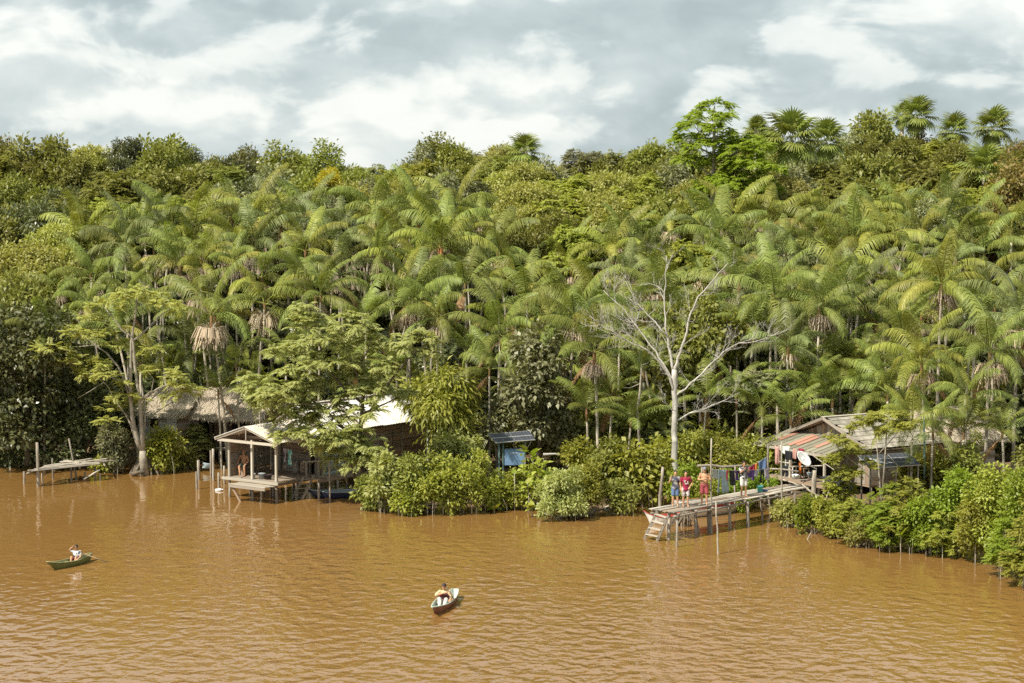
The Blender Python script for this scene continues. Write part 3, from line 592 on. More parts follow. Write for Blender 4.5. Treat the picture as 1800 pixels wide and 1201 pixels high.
# palms one can pick out singly
for a in [(385,565,113,1.05,11,0,-.3,0,1,False,'large palm with yellowed outer frond above the thatched house roof'), (340,612,113,.95,10,0,.2,0,0,False,'palm with wide drooping fronds just above the thatched roof, lowest there'),
          (80,590,104,.8,9,0,.3,0,1,False,'small palm with yellowish frond beside the dark glossy tree at left'), (775,425,113,1.15,11,2,0,0,0,True,'palm with hanging orange dead frond near the forest centre'),
          (285,402,121,1.0,10,0,0,0,0,True,'palm with small orange frond in the top row at left'), (735,374,121,1.0,10,0,0,0,0,True,'palm with orange tip in the top row left of centre'),
          (770,560,104,.95,10,2,.1,0,0,False,'fruiting palm with two dry bunches behind the feathery tree'), (716,540,106,1.0,10,1,-.2,0,0,False,'fruiting palm with dry bunch just left of centre above the feathery tree'),
          (880,590,101,1.05,11,0,.2,2,0,False,'palm with dead brown skirt above the solar kiosk'), (860,650,99,.8,9,0,0,2,0,False,'low palm with dead fronds behind the solar kiosk'),
          (1010,560,100,1.15,12,1,.4,1,1,False,'large palm with golden frond left of the bare white tree'), (1045,620,98,1.1,11,1,-.2,2,0,False,'palm with hanging dead fronds behind bare tree, left of its trunk'),
          (1360,520,104,1.15,11,0,-.3,0,0,False,'palm with stiff upright fan of fronds right of the bare white tree'), (1440,540,102,1.0,10,2,.1,0,0,False,'fruiting palm with grey strands above the house with the dish'),
          (1385,610,100,.85,9,1,0,0,0,False,'slim palm with small crown and dry bunch left of the dish house roof'), (1500,420,117,1.1,11,2,0,1,0,False,'tall palm with big grey dry bunch on the right side'),
          (1655,500,100,1.1,11,1,.2,0,1,False,'bright palm with short drooping fronds over the dish house roof end'), (1740,620,94,1.15,12,3,.2,1,0,False,'nearest right-hand palm with large brown fruit bunches'),
          (1620,640,96,1.05,11,2,-.3,1,0,False,'palm with dry bunches leaning over the dish house thatch'), (1700,700,92,.85,10,0,.1,1,0,False,'low drooping palm beside the right end of the thatch'),
          (1640,760,88.5,.75,9,0,.1,2,0,False,'short palm with dead skirt in front of the dish house thatch'), (1604,742,88.6,.8,9,0,.1,0,0,False,'palm with pale drooping fronds hiding the middle of the dish house roof'), (1790,560,97,1.15,12,1,0,1,0,False,'palm cut by the right edge of the picture, middle height'), (1560,690,97,.95,9,0,0,0,0,False,'palm spraying up behind the dish house ridge')]:
    palm(a[0], a[1], a[2], a[3], a[4], a[5], a[6], a[7], a[8], a[9], a[10])
# young palms of the understorey
for u, v, Y, s, nf in [(505,640,103,.8,8),(460,690,103,.6,7),(540,600,105,.7,7),(610,640,104,.8,8),(660,690,103,.7,7),(700,640,104,.7,8),(820,620,104,.85,8),(900,690,101,.7,7),(950,720,100,.8,8),(1030,720,97,.8,8),(1075,700,99,.8,8),(1110,740,97,.8,9),(1130,650,102,.9,8),
                       (1240,700,100,.8,8),(1260,620,104,.9,8),(1300,700,99,.8,8),(1340,720,98,.85,9),(1385,735,97,.9,9),(1420,690,99,.9,9),(1465,705,99,.95,9),(1510,700,99,.9,9),(1570,650,101,.9,8),(1450,640,102,.9,9),(1400,650,102,.9,8),(1520,640,102,.9,8),(1690,760,92,.8,8),(1760,760,91,.8,8),(1330,580,104,1,9),(1590,590,104,1,9),
                       (250,640,106,.8,7),(420,640,106,.8,7),(380,690,105,.7,7),(1720,560,104,1.0,9),(1470,560,105,1,9),(640,560,106,.9,8),(560,520,108,.9,8),(930,520,107,1,9),(990,640,102,.9,8),(880,540,106,.9,8),(820,500,108,.95,9),(1090,560,106,1,9),(1160,520,108,1,9),(1300,500,108,1,9)]:
    palm(u + rnd.uniform(-5, 5), v, Y, s, nf, young=True, name='young_palm', lean=rnd.uniform(-.2, .2), dead=rnd.choice((0, 0, 1)))
# fan palms on the skyline
def fan_mesh(seed):
    rg = np.random.default_rng(seed); V = []; F = []; w = 0.02; pl = 1.15
    V += [(0, -w, 0), (0, w, 0), (pl, w, 0.10), (pl, -w, 0.10)]; F.append((0, 1, 2, 3)); c = np.array([pl, 0, 0.10])
    for k in range(34):
        a = R(-150 + 300 * k / 33); ln = 1.25 * (0.78 + 0.22 * math.cos(a)) * rg.uniform(0.9, 1.05); d = np.array([math.cos(a), math.sin(a), 0.16 * math.cos(k * math.pi)*0.3 + 0.05]); s = np.array([-math.sin(a), math.cos(a), 0]) * 0.062
        m = c + d * ln * 0.62; e = c + d * ln + np.array([0, 0, -0.30 * ln]); b = len(V); V += [c - s * 0.2, c + s * 0.2, m + s, m - s, e + s * 0.15, e - s * 0.15]; F += [(b, b+1, b+2, b+3), (b+3, b+2, b+4, b+5)]
    return mesh_np('fan_leaf', np.array(V, dtype=float), F, 'palm_leaf')
FAN = [fan_mesh(k) for k in range(3)]
for u, v, Y, s, lb in [(922,268,150,.78,'fan palm on the skyline near the middle, standing alone'), (1392,246,135,1.12,'largest fan palm with full round crown on the skyline'), (1452,250,142,.85,'fan palm just right of the largest fan palm'),
                       (1586,204,165,.62,'smaller left palm of the fan palm pair above the olive dome'), (1612,205,160,.88,'taller right palm of the fan palm pair above the olive dome'), (1676,232,158,.78,'fan palm partly sunk in the canopy at right skyline'),
                       (1745,226,152,.88,'rightmost fan palm on the skyline'), (1730,300,132,.95,'fan palm below the skyline near the right edge'), (1330,232,150,.65,'fan palm peeping behind the bright green storied tree')]:
    q = WY(u, v, Y); g = ground_z(q.x, Y); o = thing('fan_palm', lb, 'palm', (q.x, Y, g), 0, 'fan palms on the skyline'); h = q.z - g
    mb = MB(); mb.tube([(0, 0, 0), (0.05, 0, h * 0.5), (0, 0, h)], [0.2, 0.17, 0.16], 8); link('trunk', mb.mesh('trunk', 'palm_trunk', smooth=True), o)
    for i in range(20):
        p = R(78 - 120 * (i / 19) ** 0.9); sc = s * rnd.uniform(0.85, 1.1)
        link('fan_leaf', rnd.choice(FAN), o, Matrix.Translation((0, 0, h)) @ Matrix.Rotation(i * 2.3999 + rnd.uniform(-.2, .2), 4, 'Z') @ Matrix.Rotation(-p, 4, 'Y') @ Matrix.Diagonal((sc, sc, sc, 1)))
    if v < 260 or s > 1.1:
        for i in range(3): link('dead_leaf', FAN[i % 3], o, Matrix.Translation((0, 0, h)) @ Matrix.Rotation(i * 2.1, 4, 'Z') @ Matrix.Rotation(R(70), 4, 'Y') @ Matrix.Diagonal((s*.9, s*.9, s*.9, 1)))
ZONES = [(-999, 130, 'at the left edge'), (130, 330, 'above the thatched house'), (330, 520, 'above the porch roof'), (520, 720, 'above the feathery tree'), (720, 850, 'above the mango tree'), (850, 1000, 'above the solar kiosk'),
         (1000, 1130, 'left of the white bare tree'), (1130, 1260, 'behind the white bare tree'), (1260, 1400, 'above the laundry line'), (1400, 1560, 'above the dish house'), (1560, 1700, 'right of the dish house'), (1700, 9999, 'at the right edge')]
def zone_of(u): return next(z[2] for z in ZONES if z[0] <= u < z[1])
def label_rows(items, rows, fmt):
    """give every unlabelled plant its place: nth from the left of its row over a landmark"""
    cell = {}
    for it in items: cell.setdefault((zone_of(it[1]), next(i for i, r in enumerate(rows) if it[3] >= r[0])), []).append(it)
    for (z, r), L_ in cell.items():
        L_.sort(key=lambda q: q[1])
        for i, it in enumerate(L_): it[0]['label'] = fmt(it, ordinal(i), rows[r][1], z)
label_rows([q for q in PALMS if not q[7] and q[0].name.startswith('feather')], [(120.1, 'highest'), (116, 'second'), (112, 'third'), (108.1, 'fourth'), (0, 'lowest')],
           lambda q, n, r, z: f"{'fruiting ' if q[4] else ''}feather palm, {n} from left in the {r} row {z}")
label_rows([q for q in PALMS if not q[7] and q[0].name.startswith('young')], [(103.9, 'upper'), (99.5, 'middle'), (0, 'lower')], lambda q, n, r, z: f"young understorey palm, {n} from left {r} undergrowth {z}")
label_rows([q for q in FOREST if not q[5]], [(153, 'skyline'), (135, 'middle'), (0, 'front')], lambda q, n, r, z: f"{TNAME[q[4]]} tree, {n} from left in the {r} row {z}")
# ------------------------------------------------------------------ generic builders
def skin_sheet(mb, A, B, C, D, th):
    """a slab with top corners A B C D (in order) and thickness th"""
    A, B, C, D = map(Vector, (A, B, C, D)); nn = (B - A).cross(D - A).normalized() * th
    if nn.z < 0: nn = -nn
    lo = [q - nn for q in (A, B, C, D)]
    return mb.add([A, B, C, D] + lo, [(0, 1, 2, 3), (7, 6, 5, 4), (0, 4, 5, 1), (1, 5, 6, 2), (2, 6, 7, 3), (3, 7, 4, 0)])
def corrugated(A, B, C, D, n, amp=0.022):
    """ribbed metal sheet, ribs running from edge A-B to edge D-C"""
    A, B, C, D = map(Vector, (A, B, C, D)); nn = (B - A).cross(D - A).normalized(); nn = nn if nn.z > 0 else -nn; mb = MB(); vs = []; fs = []
    m = n * 4 + 1
    for i in range(m):
        t = i / (m - 1); w = nn * (amp * math.sin(t * n * 2 * math.pi)); a = A.lerp(B, t) + w; d = D.lerp(C, t) + w
        vs += [a, d, a - nn * 0.006, d - nn * 0.006]
    for i in range(m - 1):
        b = i * 4; fs += [(b, b + 4, b + 5, b + 1), (b + 2, b + 3, b + 7, b + 6), (b, b + 2, b + 6, b + 4), (b + 1, b + 5, b + 7, b + 3)]
    return mb.add(vs, fs)
def metal_roof(parent, name, mat, A, B, C, D, sheets, ribs=9):
    """a slope A B (eave) C D (ridge) laid with separate ribbed sheets"""
    A, B, C, D = map(Vector, (A, B, C, D)); nn = (B - A).cross(D - A).normalized(); nn = nn if nn.z > 0 else -nn
    hold = parent
    for i in range(sheets):
        t0, t1 = i / sheets - 0.006, (i + 1) / sheets + 0.006; o_ = nn * (0.012 * (i % 2)) ; j = (D - A).normalized() * rnd.uniform(-0.04, 0.04)
        corrugated(A.lerp(B, t0) + o_ + j, A.lerp(B, t1) + o_ + j, D.lerp(C, t1) + o_, D.lerp(C, t0) + o_, ribs).build(name, mat if not isinstance(mat, (list, tuple)) else rnd.choice(mat), hold)
def board_wall(parent, p0, p1, h, w, mats, th=0.025, skip=None, tilt=0.02, name='plank', holes=()):
    """horizontal boards from p0 to p1, stacked to height h; holes = (t0, t1, z0, z1) spans left open"""
    p0, p1 = Vector(p0), Vector(p1); n = int(round(h / w)); d = p1 - p0; L = d.length; nn = Vector((-d.y, d.x, 0)).normalized()
    for i in range(n):
        z = (i + 0.5) * h / n; spans = [(0.0, 1.0)]
        for t0, t1, z0, z1 in holes:
            if z0 < z < z1:
                spans = [s for a, b in spans for s in ((a, min(b, t0)), (max(a, t1), b)) if s[1] - s[0] > 0.01]
        for a, b in spans:
            j = nn * rnd.uniform(-0.008, 0.012); e = rnd.uniform(-tilt, tilt)
            q0 = p0 + d * a + Vector((0, 0, z + e)) + j; q1 = p0 + d * b + Vector((0, 0, z - e)) + j
            plank(parent, name, rnd.choice(mats), q0, q1, th, h / n - 0.012)
def upright_wall(parent, p0, p1, z0, z1, w, mats, th=0.025, name='plank', top=None):
    p0, p1 = Vector(p0), Vector(p1); d = p1 - p0; n = max(1, int(round(d.length / w))); u_ = Vector((-d.y, d.x, 0)).normalized()
    for i in range(n):
        t = (i + 0.5) / n; c = p0 + d * t + u_ * rnd.uniform(-0.006, 0.01); zt = top(t) if top else z1
        plank(parent, name, rnd.choice(mats), (c.x, c.y, z0 + rnd.uniform(-.04, .02)), (c.x, c.y, zt + rnd.uniform(-.03, .01)), d.length / n - 0.012, th, u_)
def floor_boards(parent, A, B, C, D, n, mats, th=0.04, name='deck_board', jit=0.03, up=(0, 0, 1)):
    """boards running from edge A-B across to edge D-C"""
    A, B, C, D = map(Vector, (A, B, C, D)); w = (B - A).length / n
    for i in range(n):
        t = (i + 0.5) / n; p = A.lerp(B, t); q = D.lerp(C, t); e = (q - p).normalized(); z = Vector((0, 0, rnd.uniform(-0.008, 0.012)))
        plank(parent, name, rnd.choice(mats), p - e * rnd.uniform(0, jit) + z, q + e * rnd.uniform(0, jit) + z, w - 0.016, th, up)
def thatch_slope(parent, A, B, C, D, seed, n=2600, mat='thatch_blades', blade=0.55, name='thatch_layer'):
    """A B eave, C D ridge (B over C side): hanging blades of dry palm leaf over a thick slab"""
    rg = np.random.default_rng(seed); A, B, C, D = [np.array(q, dtype=float) for q in (A, B, C, D)]
    s = rg.random(n); t = rg.random(n) ** 0.9; e = A + (B - A) * s[:, None]; r = D + (C - D) * s[:, None]; P = e + (r - e) * t[:, None]
    dn = unit(e - r); nn = unit(np.cross(B - A, D - A)); nn = nn if nn[2] > 0 else -nn
    sd = unit((B - A)[None, :]); d = dn + sd * rg.normal(size=(n, 1)) * 0.28 + nn * (0.03 + rg.random((n, 1)) * 0.10)
    V, F = kites(P + nn * 0.02, d, nn + rg.normal(size=(n, 3)) * 0.35, blade * rg.uniform(0.5, 1.2, n), 0.10, 0.03)
    off = np.zeros(3); q = parent
    while q is not None: off = off + np.array(q.location); q = q.parent
    return link(name, mesh_np(name, V - off, F, mat), parent)
def boat(name, label, bow, stern, beam, depth, mat_out, mat_in, rise=0.22, band=None, thwarts=2, square=0.35, cat='boat', draft=0.10, group=None):
    """open wooden boat from bow to stern point (both on the water); hull outside, lining inside, rim, seats"""
    bow, stern = Vector(bow), Vector(stern); bow.z = stern.z = 0; ax = stern - bow; L = ax.length; ax.normalize(); sd = Vector((-ax.y, ax.x, 0)); o = thing(name, label, cat, tuple((bow + stern) / 2), 0, group)
    ns = 15; prof = [(0, 0.0), (0.35, 0.02), (0.72, 0.22), (0.93, 0.6), (1.0, 1.0)]; secs = []
    for i in range(ns):
        s = i / (ns - 1); hw = beam / 2 * max(0.03, (math.sin(math.pi * min(s * 0.92, 0.5)) if s < 0.5 / 0.92 else 1 - (1 - square) * ((s - 0.543) / 0.457) ** 1.8))
        kz = -draft + 0.6 * rise * max(0, 1 - s / 0.22) ** 2 + 0.35 * rise * max(0, (s - 0.8) / 0.2) ** 2; gz = depth - draft + rise * (1 - s / 0.5) ** 2 * (s < 0.5) + rise * 0.5 * ((s - 0.5) / 0.5) ** 2 * (s >= 0.5)
        c = bow + ax * (L * s); secs.append((c, hw, kz, gz))
    def shell(inset, zoff):
        vs = []; m = len(prof) * 2 - 1
        for si, (c, hw, kz, gz) in enumerate(secs):
            rk = max(0, 1 - si / (ns - 1) / .3) ** 1.5 * .16 * L - max(0, (si / (ns - 1) - .8) / .2) * .05 * L
            for q in range(m):
                k = q - len(prof) + 1; fx, fz = prof[abs(k)]; sg = 1 if k > 0 else -1
                vs.append(c + ax * (rk * (1 - fz)) + sd * (sg * fx * max(0.012, hw - inset)) + Vector((0, 0, kz + zoff + (gz - kz - zoff) * fz)))
        return vs, [(i * m + q, i * m + q + 1, (i + 1) * m + q + 1, (i + 1) * m + q) for i in range(ns - 1) for q in range(m - 1)], m
    vs, fs, m = shell(0, 0); e0 = (ns - 1) * m; fs.append(tuple(e0 + q for q in range(m))); mb = MB(); mb.add(vs, fs); mb.build('hull', mat_out, o, True)
    vs, fs, m = shell(0.028, 0.04); fs = [tuple(reversed(q)) for q in fs]; fs.append(tuple((ns - 1) * m + q for q in reversed(range(m)))); mb = MB(); mb.add(vs, fs); mb.build('lining', mat_in, o, True)
    for sg in (-1, 1):
        mb = MB(); mb.tube([c + sd * (sg * hw) + Vector((0, 0, gz)) for c, hw, kz, gz in secs], 0.022, 5); mb.build('gunwale', mat_in if band is None else band, o, True)
    if band:
        for sg in (-1, 1):
            vs = []; fs = []
            for c, hw, kz, gz in secs: vs += [c + sd * (sg * (hw * 1.0 + 0.012)) + Vector((0, 0, gz - 0.01)), c + sd * (sg * (hw * 0.965 + 0.014)) + Vector((0, 0, gz - (gz - kz) * 0.36))]
            for i in range(ns - 1): fs.append((2*i, 2*i+1, 2*i+3, 2*i+2))
            mb = MB(); mb.add(vs, fs); mb.build('painted_band', band, o)
    for k in range(thwarts):
        i = int((k + 1) * ns / (thwarts + 1)); c, hw, kz, gz = secs[i]; plank(o, 'thwart', mat_in, c - sd * hw * 0.94 + Vector((0, 0, gz - 0.08)), c + sd * hw * 0.94 + Vector((0, 0, gz - 0.08)), 0.16, 0.025)
    return o
CL_N = 0
def garment(label, kind, TL, TR, h, mat, cat='garment', group='washing hung out to dry', name=None, wave=0.05):
    """cloth hanging from TL to TR; kinds: towel, shirt, shorts, pants"""
    global CL_N; CL_N += 1
    TL, TR = Vector(TL), Vector(TR); nx, ny = 10, 10; ex = TR - TL; nn = Vector((-ex.y, ex.x, 0)).normalized(); rg = random.Random(CL_N); ph = rg.uniform(0, 6); vs = []; fs = []; idx = {}
    for j in range(ny + 1):
        for i in range(nx + 1):
            s, t = i / nx, j / ny; q = s
            if kind == 'pants': q = 0.5 + (s - 0.5) * (0.92 + 0.1 * t)
            if kind == 'towel': q = 0.5 + (s - 0.5) * (1 - 0.12 * t)
            p_ = TL + ex * q + Vector((0, 0, -h * t)) + nn * (wave * (0.25 + t) * math.sin(6.5 * s + ph + 1.4 * t)) + Vector((0, 0, -0.03 * math.sin(math.pi * s)))
            idx[i, j] = len(vs); vs.append(p_)
    for j in range(ny):
        for i in range(nx):
            t = (j + 0.5) / ny; keep = True
            if kind == 'shirt' and t > 0.34 and (i < 2 or i > nx - 3): keep = False
            if kind == 'pants' and t > 0.34 and i in (nx // 2, nx // 2 - 1) and not (i == nx // 2 - 1 and t < 0.4): keep = False
            if kind == 'shorts' and t > 0.6 and i in (nx // 2, nx // 2 - 1): keep = False
            if keep: fs.append((idx[i, j], idx[i + 1, j], idx[i + 1, j + 1], idx[i, j + 1]))
    mb = MB(); mb.add(vs, fs); o = mb.lone(name or {'towel': 'hanging_towel', 'shirt': 'hanging_shirt', 'shorts': 'hanging_shorts', 'pants': 'hanging_trousers'}[kind], mat, label, cat, group, True)
    md = o.modifiers.new('thickness', 'SOLIDIFY'); md.thickness = 0.012; md.offset = 0
    return o
def rope(name, label, pts, r=0.010, mat='rope'):
    mb = MB(); mb.tube(pts, r, 5); return mb.lone(name, mat, label, 'rope')
def sag(p0, p1, d, n=9): return [Vector(p0).lerp(Vector(p1), i / (n - 1)) + Vector((0, 0, -d * math.sin(math.pi * i / (n - 1)))) for i in range(n)]

# ------------------------------------------------------------------ ruined jetty at the left
def jetty():
    o = thing('ruined_jetty', 'ruined wooden jetty with loose grey planks at the left bank', 'jetty', tuple(W(110, 838, 0)))
    for (ub, vb, ut, vt, r) in [(68,855,65,778,.085),(42,850,42,829,.06),(75,853,74,832,.05),(93,843,92,806,.045),(126,845,125,812,.05),(139,843,121,771,.055),(150,842,149,830,.06),(168,838,167,820,.07),(176,845,176,832,.045),(203,832,198,783,.06)]:
        b = W(ub, vb, 0); t = WY(ut, vt, b.y); pole(o, 'post', 'post_wood', b + Vector((0, 0, -0.7)), t, r, r * 0.85)
    z = 0.82; A, B, C, D = W(38, 831, z), W(200, 815, z), W(192, 803, z), W(62, 822, z)
    for t in (0.06, 0.34, 0.62, 0.9):
        pole(o, 'cross_beam', 'post_wood', A.lerp(B, t) + Vector((0, 0, -0.07)), D.lerp(C, t) + Vector((0, 0, -0.07)), 0.05)
    for i in range(9):
        t = (i + 0.3) / 9; p_ = A.lerp(D, t); q = B.lerp(C, t); a, b = sorted((rnd.uniform(0, 0.35), rnd.uniform(0.6, 1.02)))
        plank(o, 'plank', rnd.choice(('wood_pale', 'wood_grey', 'wood_pale')), p_.lerp(q, a) + Vector((0, rnd.uniform(-.12, .12), rnd.uniform(0, .05))), p_.lerp(q, b) + Vector((0, rnd.uniform(-.2, .2), rnd.uniform(0, .06))), 0.17, 0.035)
    for i in range(6):
        t = rnd.uniform(0.3, 0.95); c = A.lerp(B, t).lerp(D.lerp(C, t), rnd.uniform(0.2, 0.8)); a = rnd.uniform(-0.9, 0.9); d = Vector((math.cos(a), math.sin(a), 0)) * rnd.uniform(0.5, 1.0)
        plank(o, 'loose_plank', rnd.choice(('wood_pale', 'wood_grey')), c - d + Vector((0, 0, 0.09)), c + d + Vector((0, 0, rnd.uniform(.07, .16))), 0.16, 0.03)
    c = W(158, 834, 0.35); plank(o, 'fallen_plank', 'wood_pale', c + Vector((-.35, 0, -.25)), c + Vector((.45, .3, .2)), 0.3, 0.03)
jetty()
for u, vb, vt, r, lb in [(346,860,829,.065,'short mooring post, leftmost in the water before the porch'), (349.5,844,809,.085,'thick mooring post standing behind the leftmost short one'), (375.5,845,789,.075,'tallest mooring post left of the porch corner'), (371,840,792,.05,'thin post pressed against the tallest mooring post'),
                     (385,860,831,.06,'short mooring post with the white float tied to it'), (395,851,819,.06,'mooring post closest to the porch corner post')]:
    b = W(u, vb, 0); mb = MB(); mb.tube(wob(b + Vector((0, 0, -.8)), WY(u - 1, vt, b.y), 5, .012), [r, r, r*.95, r*.9, r*.85], 8); mb.lone('mooring_post', 'post_wood', lb, 'post', 'mooring posts beside the porch', True)
def float_can():
    c = W(384, 863, 0); o = thing('float_can', 'white plastic can floating at the short mooring post', 'float', tuple(c)); M_ = Matrix.Rotation(R(82), 3, 'Y')
    mb = MB(); mb.lathe((0, 0, 0), [(0, -.16), (.07, -.16), (.085, -.13), (.085, .1), (.06, .15), (.03, .17), (.03, .2), (0, .2)], 12); mb.v = [c + Vector((0, 0, .035)) + M_ @ q for q in mb.v]; mb.build('body', 'plastic_white', o, True)
    mb = MB(); mb.lathe((0, 0, 0), [(0, .195), (.038, .195), (.038, .24), (0, .24)], 10); mb.v = [c + Vector((0, 0, .035)) + M_ @ q for q in mb.v]; mb.build('cap', 'plastic_white', o)
float_can()

# ------------------------------------------------------------------ thatched house at the left
def house_thatch():
    o = thing('thatched_house', 'old thatched plank house on stilts behind the pale-barked tree at left', 'house', tuple(W(320, 815, 0)))
    Y0 = 106.6; PL, PR, PE = WY(236, 724, Y0 + .6), WY(311, 724, Y0), WY(452, 720, Y0 + 3.2); ex = (Vector((PR.x, PR.y, 0)) - Vector((PL.x, PL.y, 0))).normalized(); ey = Vector((-ex.y, ex.x, 0)); fz = 0.75; wh = 2.15
    def P(a, b, z): return Vector((PR.x, PR.y, 0)) + ex * a + ey * b + Vector((0, 0, z))
    # walls: front (pale boards with the window), gable side, recessed wall of the veranda
    w1 = thing('front_wall', None, None); w1.parent = o; w1.location = P(-1.1, 0, fz) - Vector(o.location)
    board_wall(w1, P(-2.35, 0, fz), P(-.62, 0, fz), wh, 0.2, ['wood_blue', 'wood_grey', 'wood_blue'], holes=[(0.42, 0.72, 1.25, 1.72)])
    board_wall(w1, P(-.61, -.01, fz), P(-.02, -.01, fz), wh, 0.2, ['wood_white'])
    plank(w1, 'window_interior_shade', 'dark_inside', P(-1.62, .12, fz + 1.48), P(-1.10, .12, fz + 1.48), .05, .5)  # near-black board behind the hole, the room's shade put into its colour
    for q in (-1.64, -1.08): plank(w1, 'window_jamb', 'wood_pale', P(q, -.02, fz + 1.2), P(q, -.02, fz + 1.76), .05, .05)
    w2 = thing('side_wall', None, None); w2.parent = o; w2.location = P(0, .9, fz) - Vector(o.location)
    board_wall(w2, P(0, .03, fz), P(1.05, .55, fz), wh, 0.2, ['wood_brown', 'wood_grey', 'wood_brown'])
    w3 = thing('veranda_wall', None, None); w3.parent = o; w3.location = P(2.8, 3, fz) - Vector(o.location)
    upright_wall(w3, P(1.0, 2.9, 0), P(5.0, 2.9, 0), fz, fz + 2.3, 0.18, ['wood_brown', 'wood_grey', 'wood_brown'])
    plank(o, 'doorway', 'dark_inside', P(2.55, 2.82, fz + .02), P(2.55, 2.82, fz + 1.9), .85, .04, ey)  # near-black board on the unbroken wall, indoor shade painted as a doorway
    plank(o, 'sheet_panel', 'wood_blue', P(3.05, 2.2, fz + 1.75), P(4.1, 2.2, fz + 1.75), .03, .55)
    floor_boards(o, P(1.0, .9, fz), P(1.0, 2.9, fz), P(4.8, 2.9, fz), P(4.8, .9, fz), 10, ['wood_brown', 'wood_grey'])
    for a, b in ((-2.3, .05), (-1.2, .05), (0, .05), (1.05, .6), (2.1, .95), (3.2, .95), (4.6, .95), (0, 2.8), (2.4, 2.8), (4.6, 2.8)):
        pole(o, 'stilt', 'post_wood', P(a, b, -.6), P(a, b, fz + (0 if b > .1 or a < .5 else 0)), .06)
    for a, b in ((1.12, .9), (2.15, .95), (3.25, .95), (4.6, .95)): pole(o, 'veranda_post', 'post_wood', P(a, b, fz), P(a, b, fz + 1.95), .05)
    pole(o, 'veranda_rail', 'wood_pale', P(1.9, .85, fz + .12), P(3.4, .85, fz + .14), .035)
    for k in range(3): plank(o, 'brace', 'wood_pale', P(2.0 + k * .35, 1.0, fz + 1.35), P(2.7 + k * .3, 1.0, fz + 1.9), .04, .05)
    # roof
    rf = thing('roof', None, None); rf.parent = o; rf.location = P(1, 2, 3.0) - Vector(o.location)
    EL, ER, ER2, RL, RR = P(-2.9, -.45, 2.82), P(.75, -.45, 2.85), P(4.9, .35, 2.62), P(-1.6, 2.2, 4.15), P(4.9, 2.4, 4.05); EM, RM = P(.75, .2, 2.72), P(.75, 2.25, 4.10)
    for nme, q in (('thatch_slab', (EL, ER, RM, RL)), ('thatch_slab', (EM, ER2, RR, RM + Vector((0, 0, .03))))):
        mb = MB(); skin_sheet(mb, *[v_ + Vector((0, 0, -.03)) for v_ in q], .12); mb.build(nme, 'thatch', rf)
    thatch_slope(rf, EL, ER, RM, RL, 5, 4200); thatch_slope(rf, EM, ER2, RR, RM, 6, 5200)
    BL_, BR_ = P(-2.9, 4.8, 2.9), P(4.9, 4.8, 2.9); mb = MB(); skin_sheet(mb, BL_, BR_, RR, RL, .1); mb.build('thatch_slab', 'thatch', rf)
    thatch_slope(rf, BL_, BR_, RR, RL, 8, 1500)
    mb = MB(); mb.add([EL, RL, BL_], [(0, 1, 2)]); mb.build('thatch_slab', 'thatch', rf)
    for k in range(5): t = rnd.uniform(.1, .9); pole(rf, 'ridge_stick', 'wood_pale', RL.lerp(RR, t) + Vector((0, 0, .12)), RL.lerp(RR, t) + ex * rnd.uniform(-.4, .4) + ey * -1.1 + Vector((0, 0, -.42)), .02)
    plank(o, 'eave_board', 'wood_pale', P(-2.6, -.12, 2.83), P(.3, -.12, 2.86), .04, .1)
house_thatch()

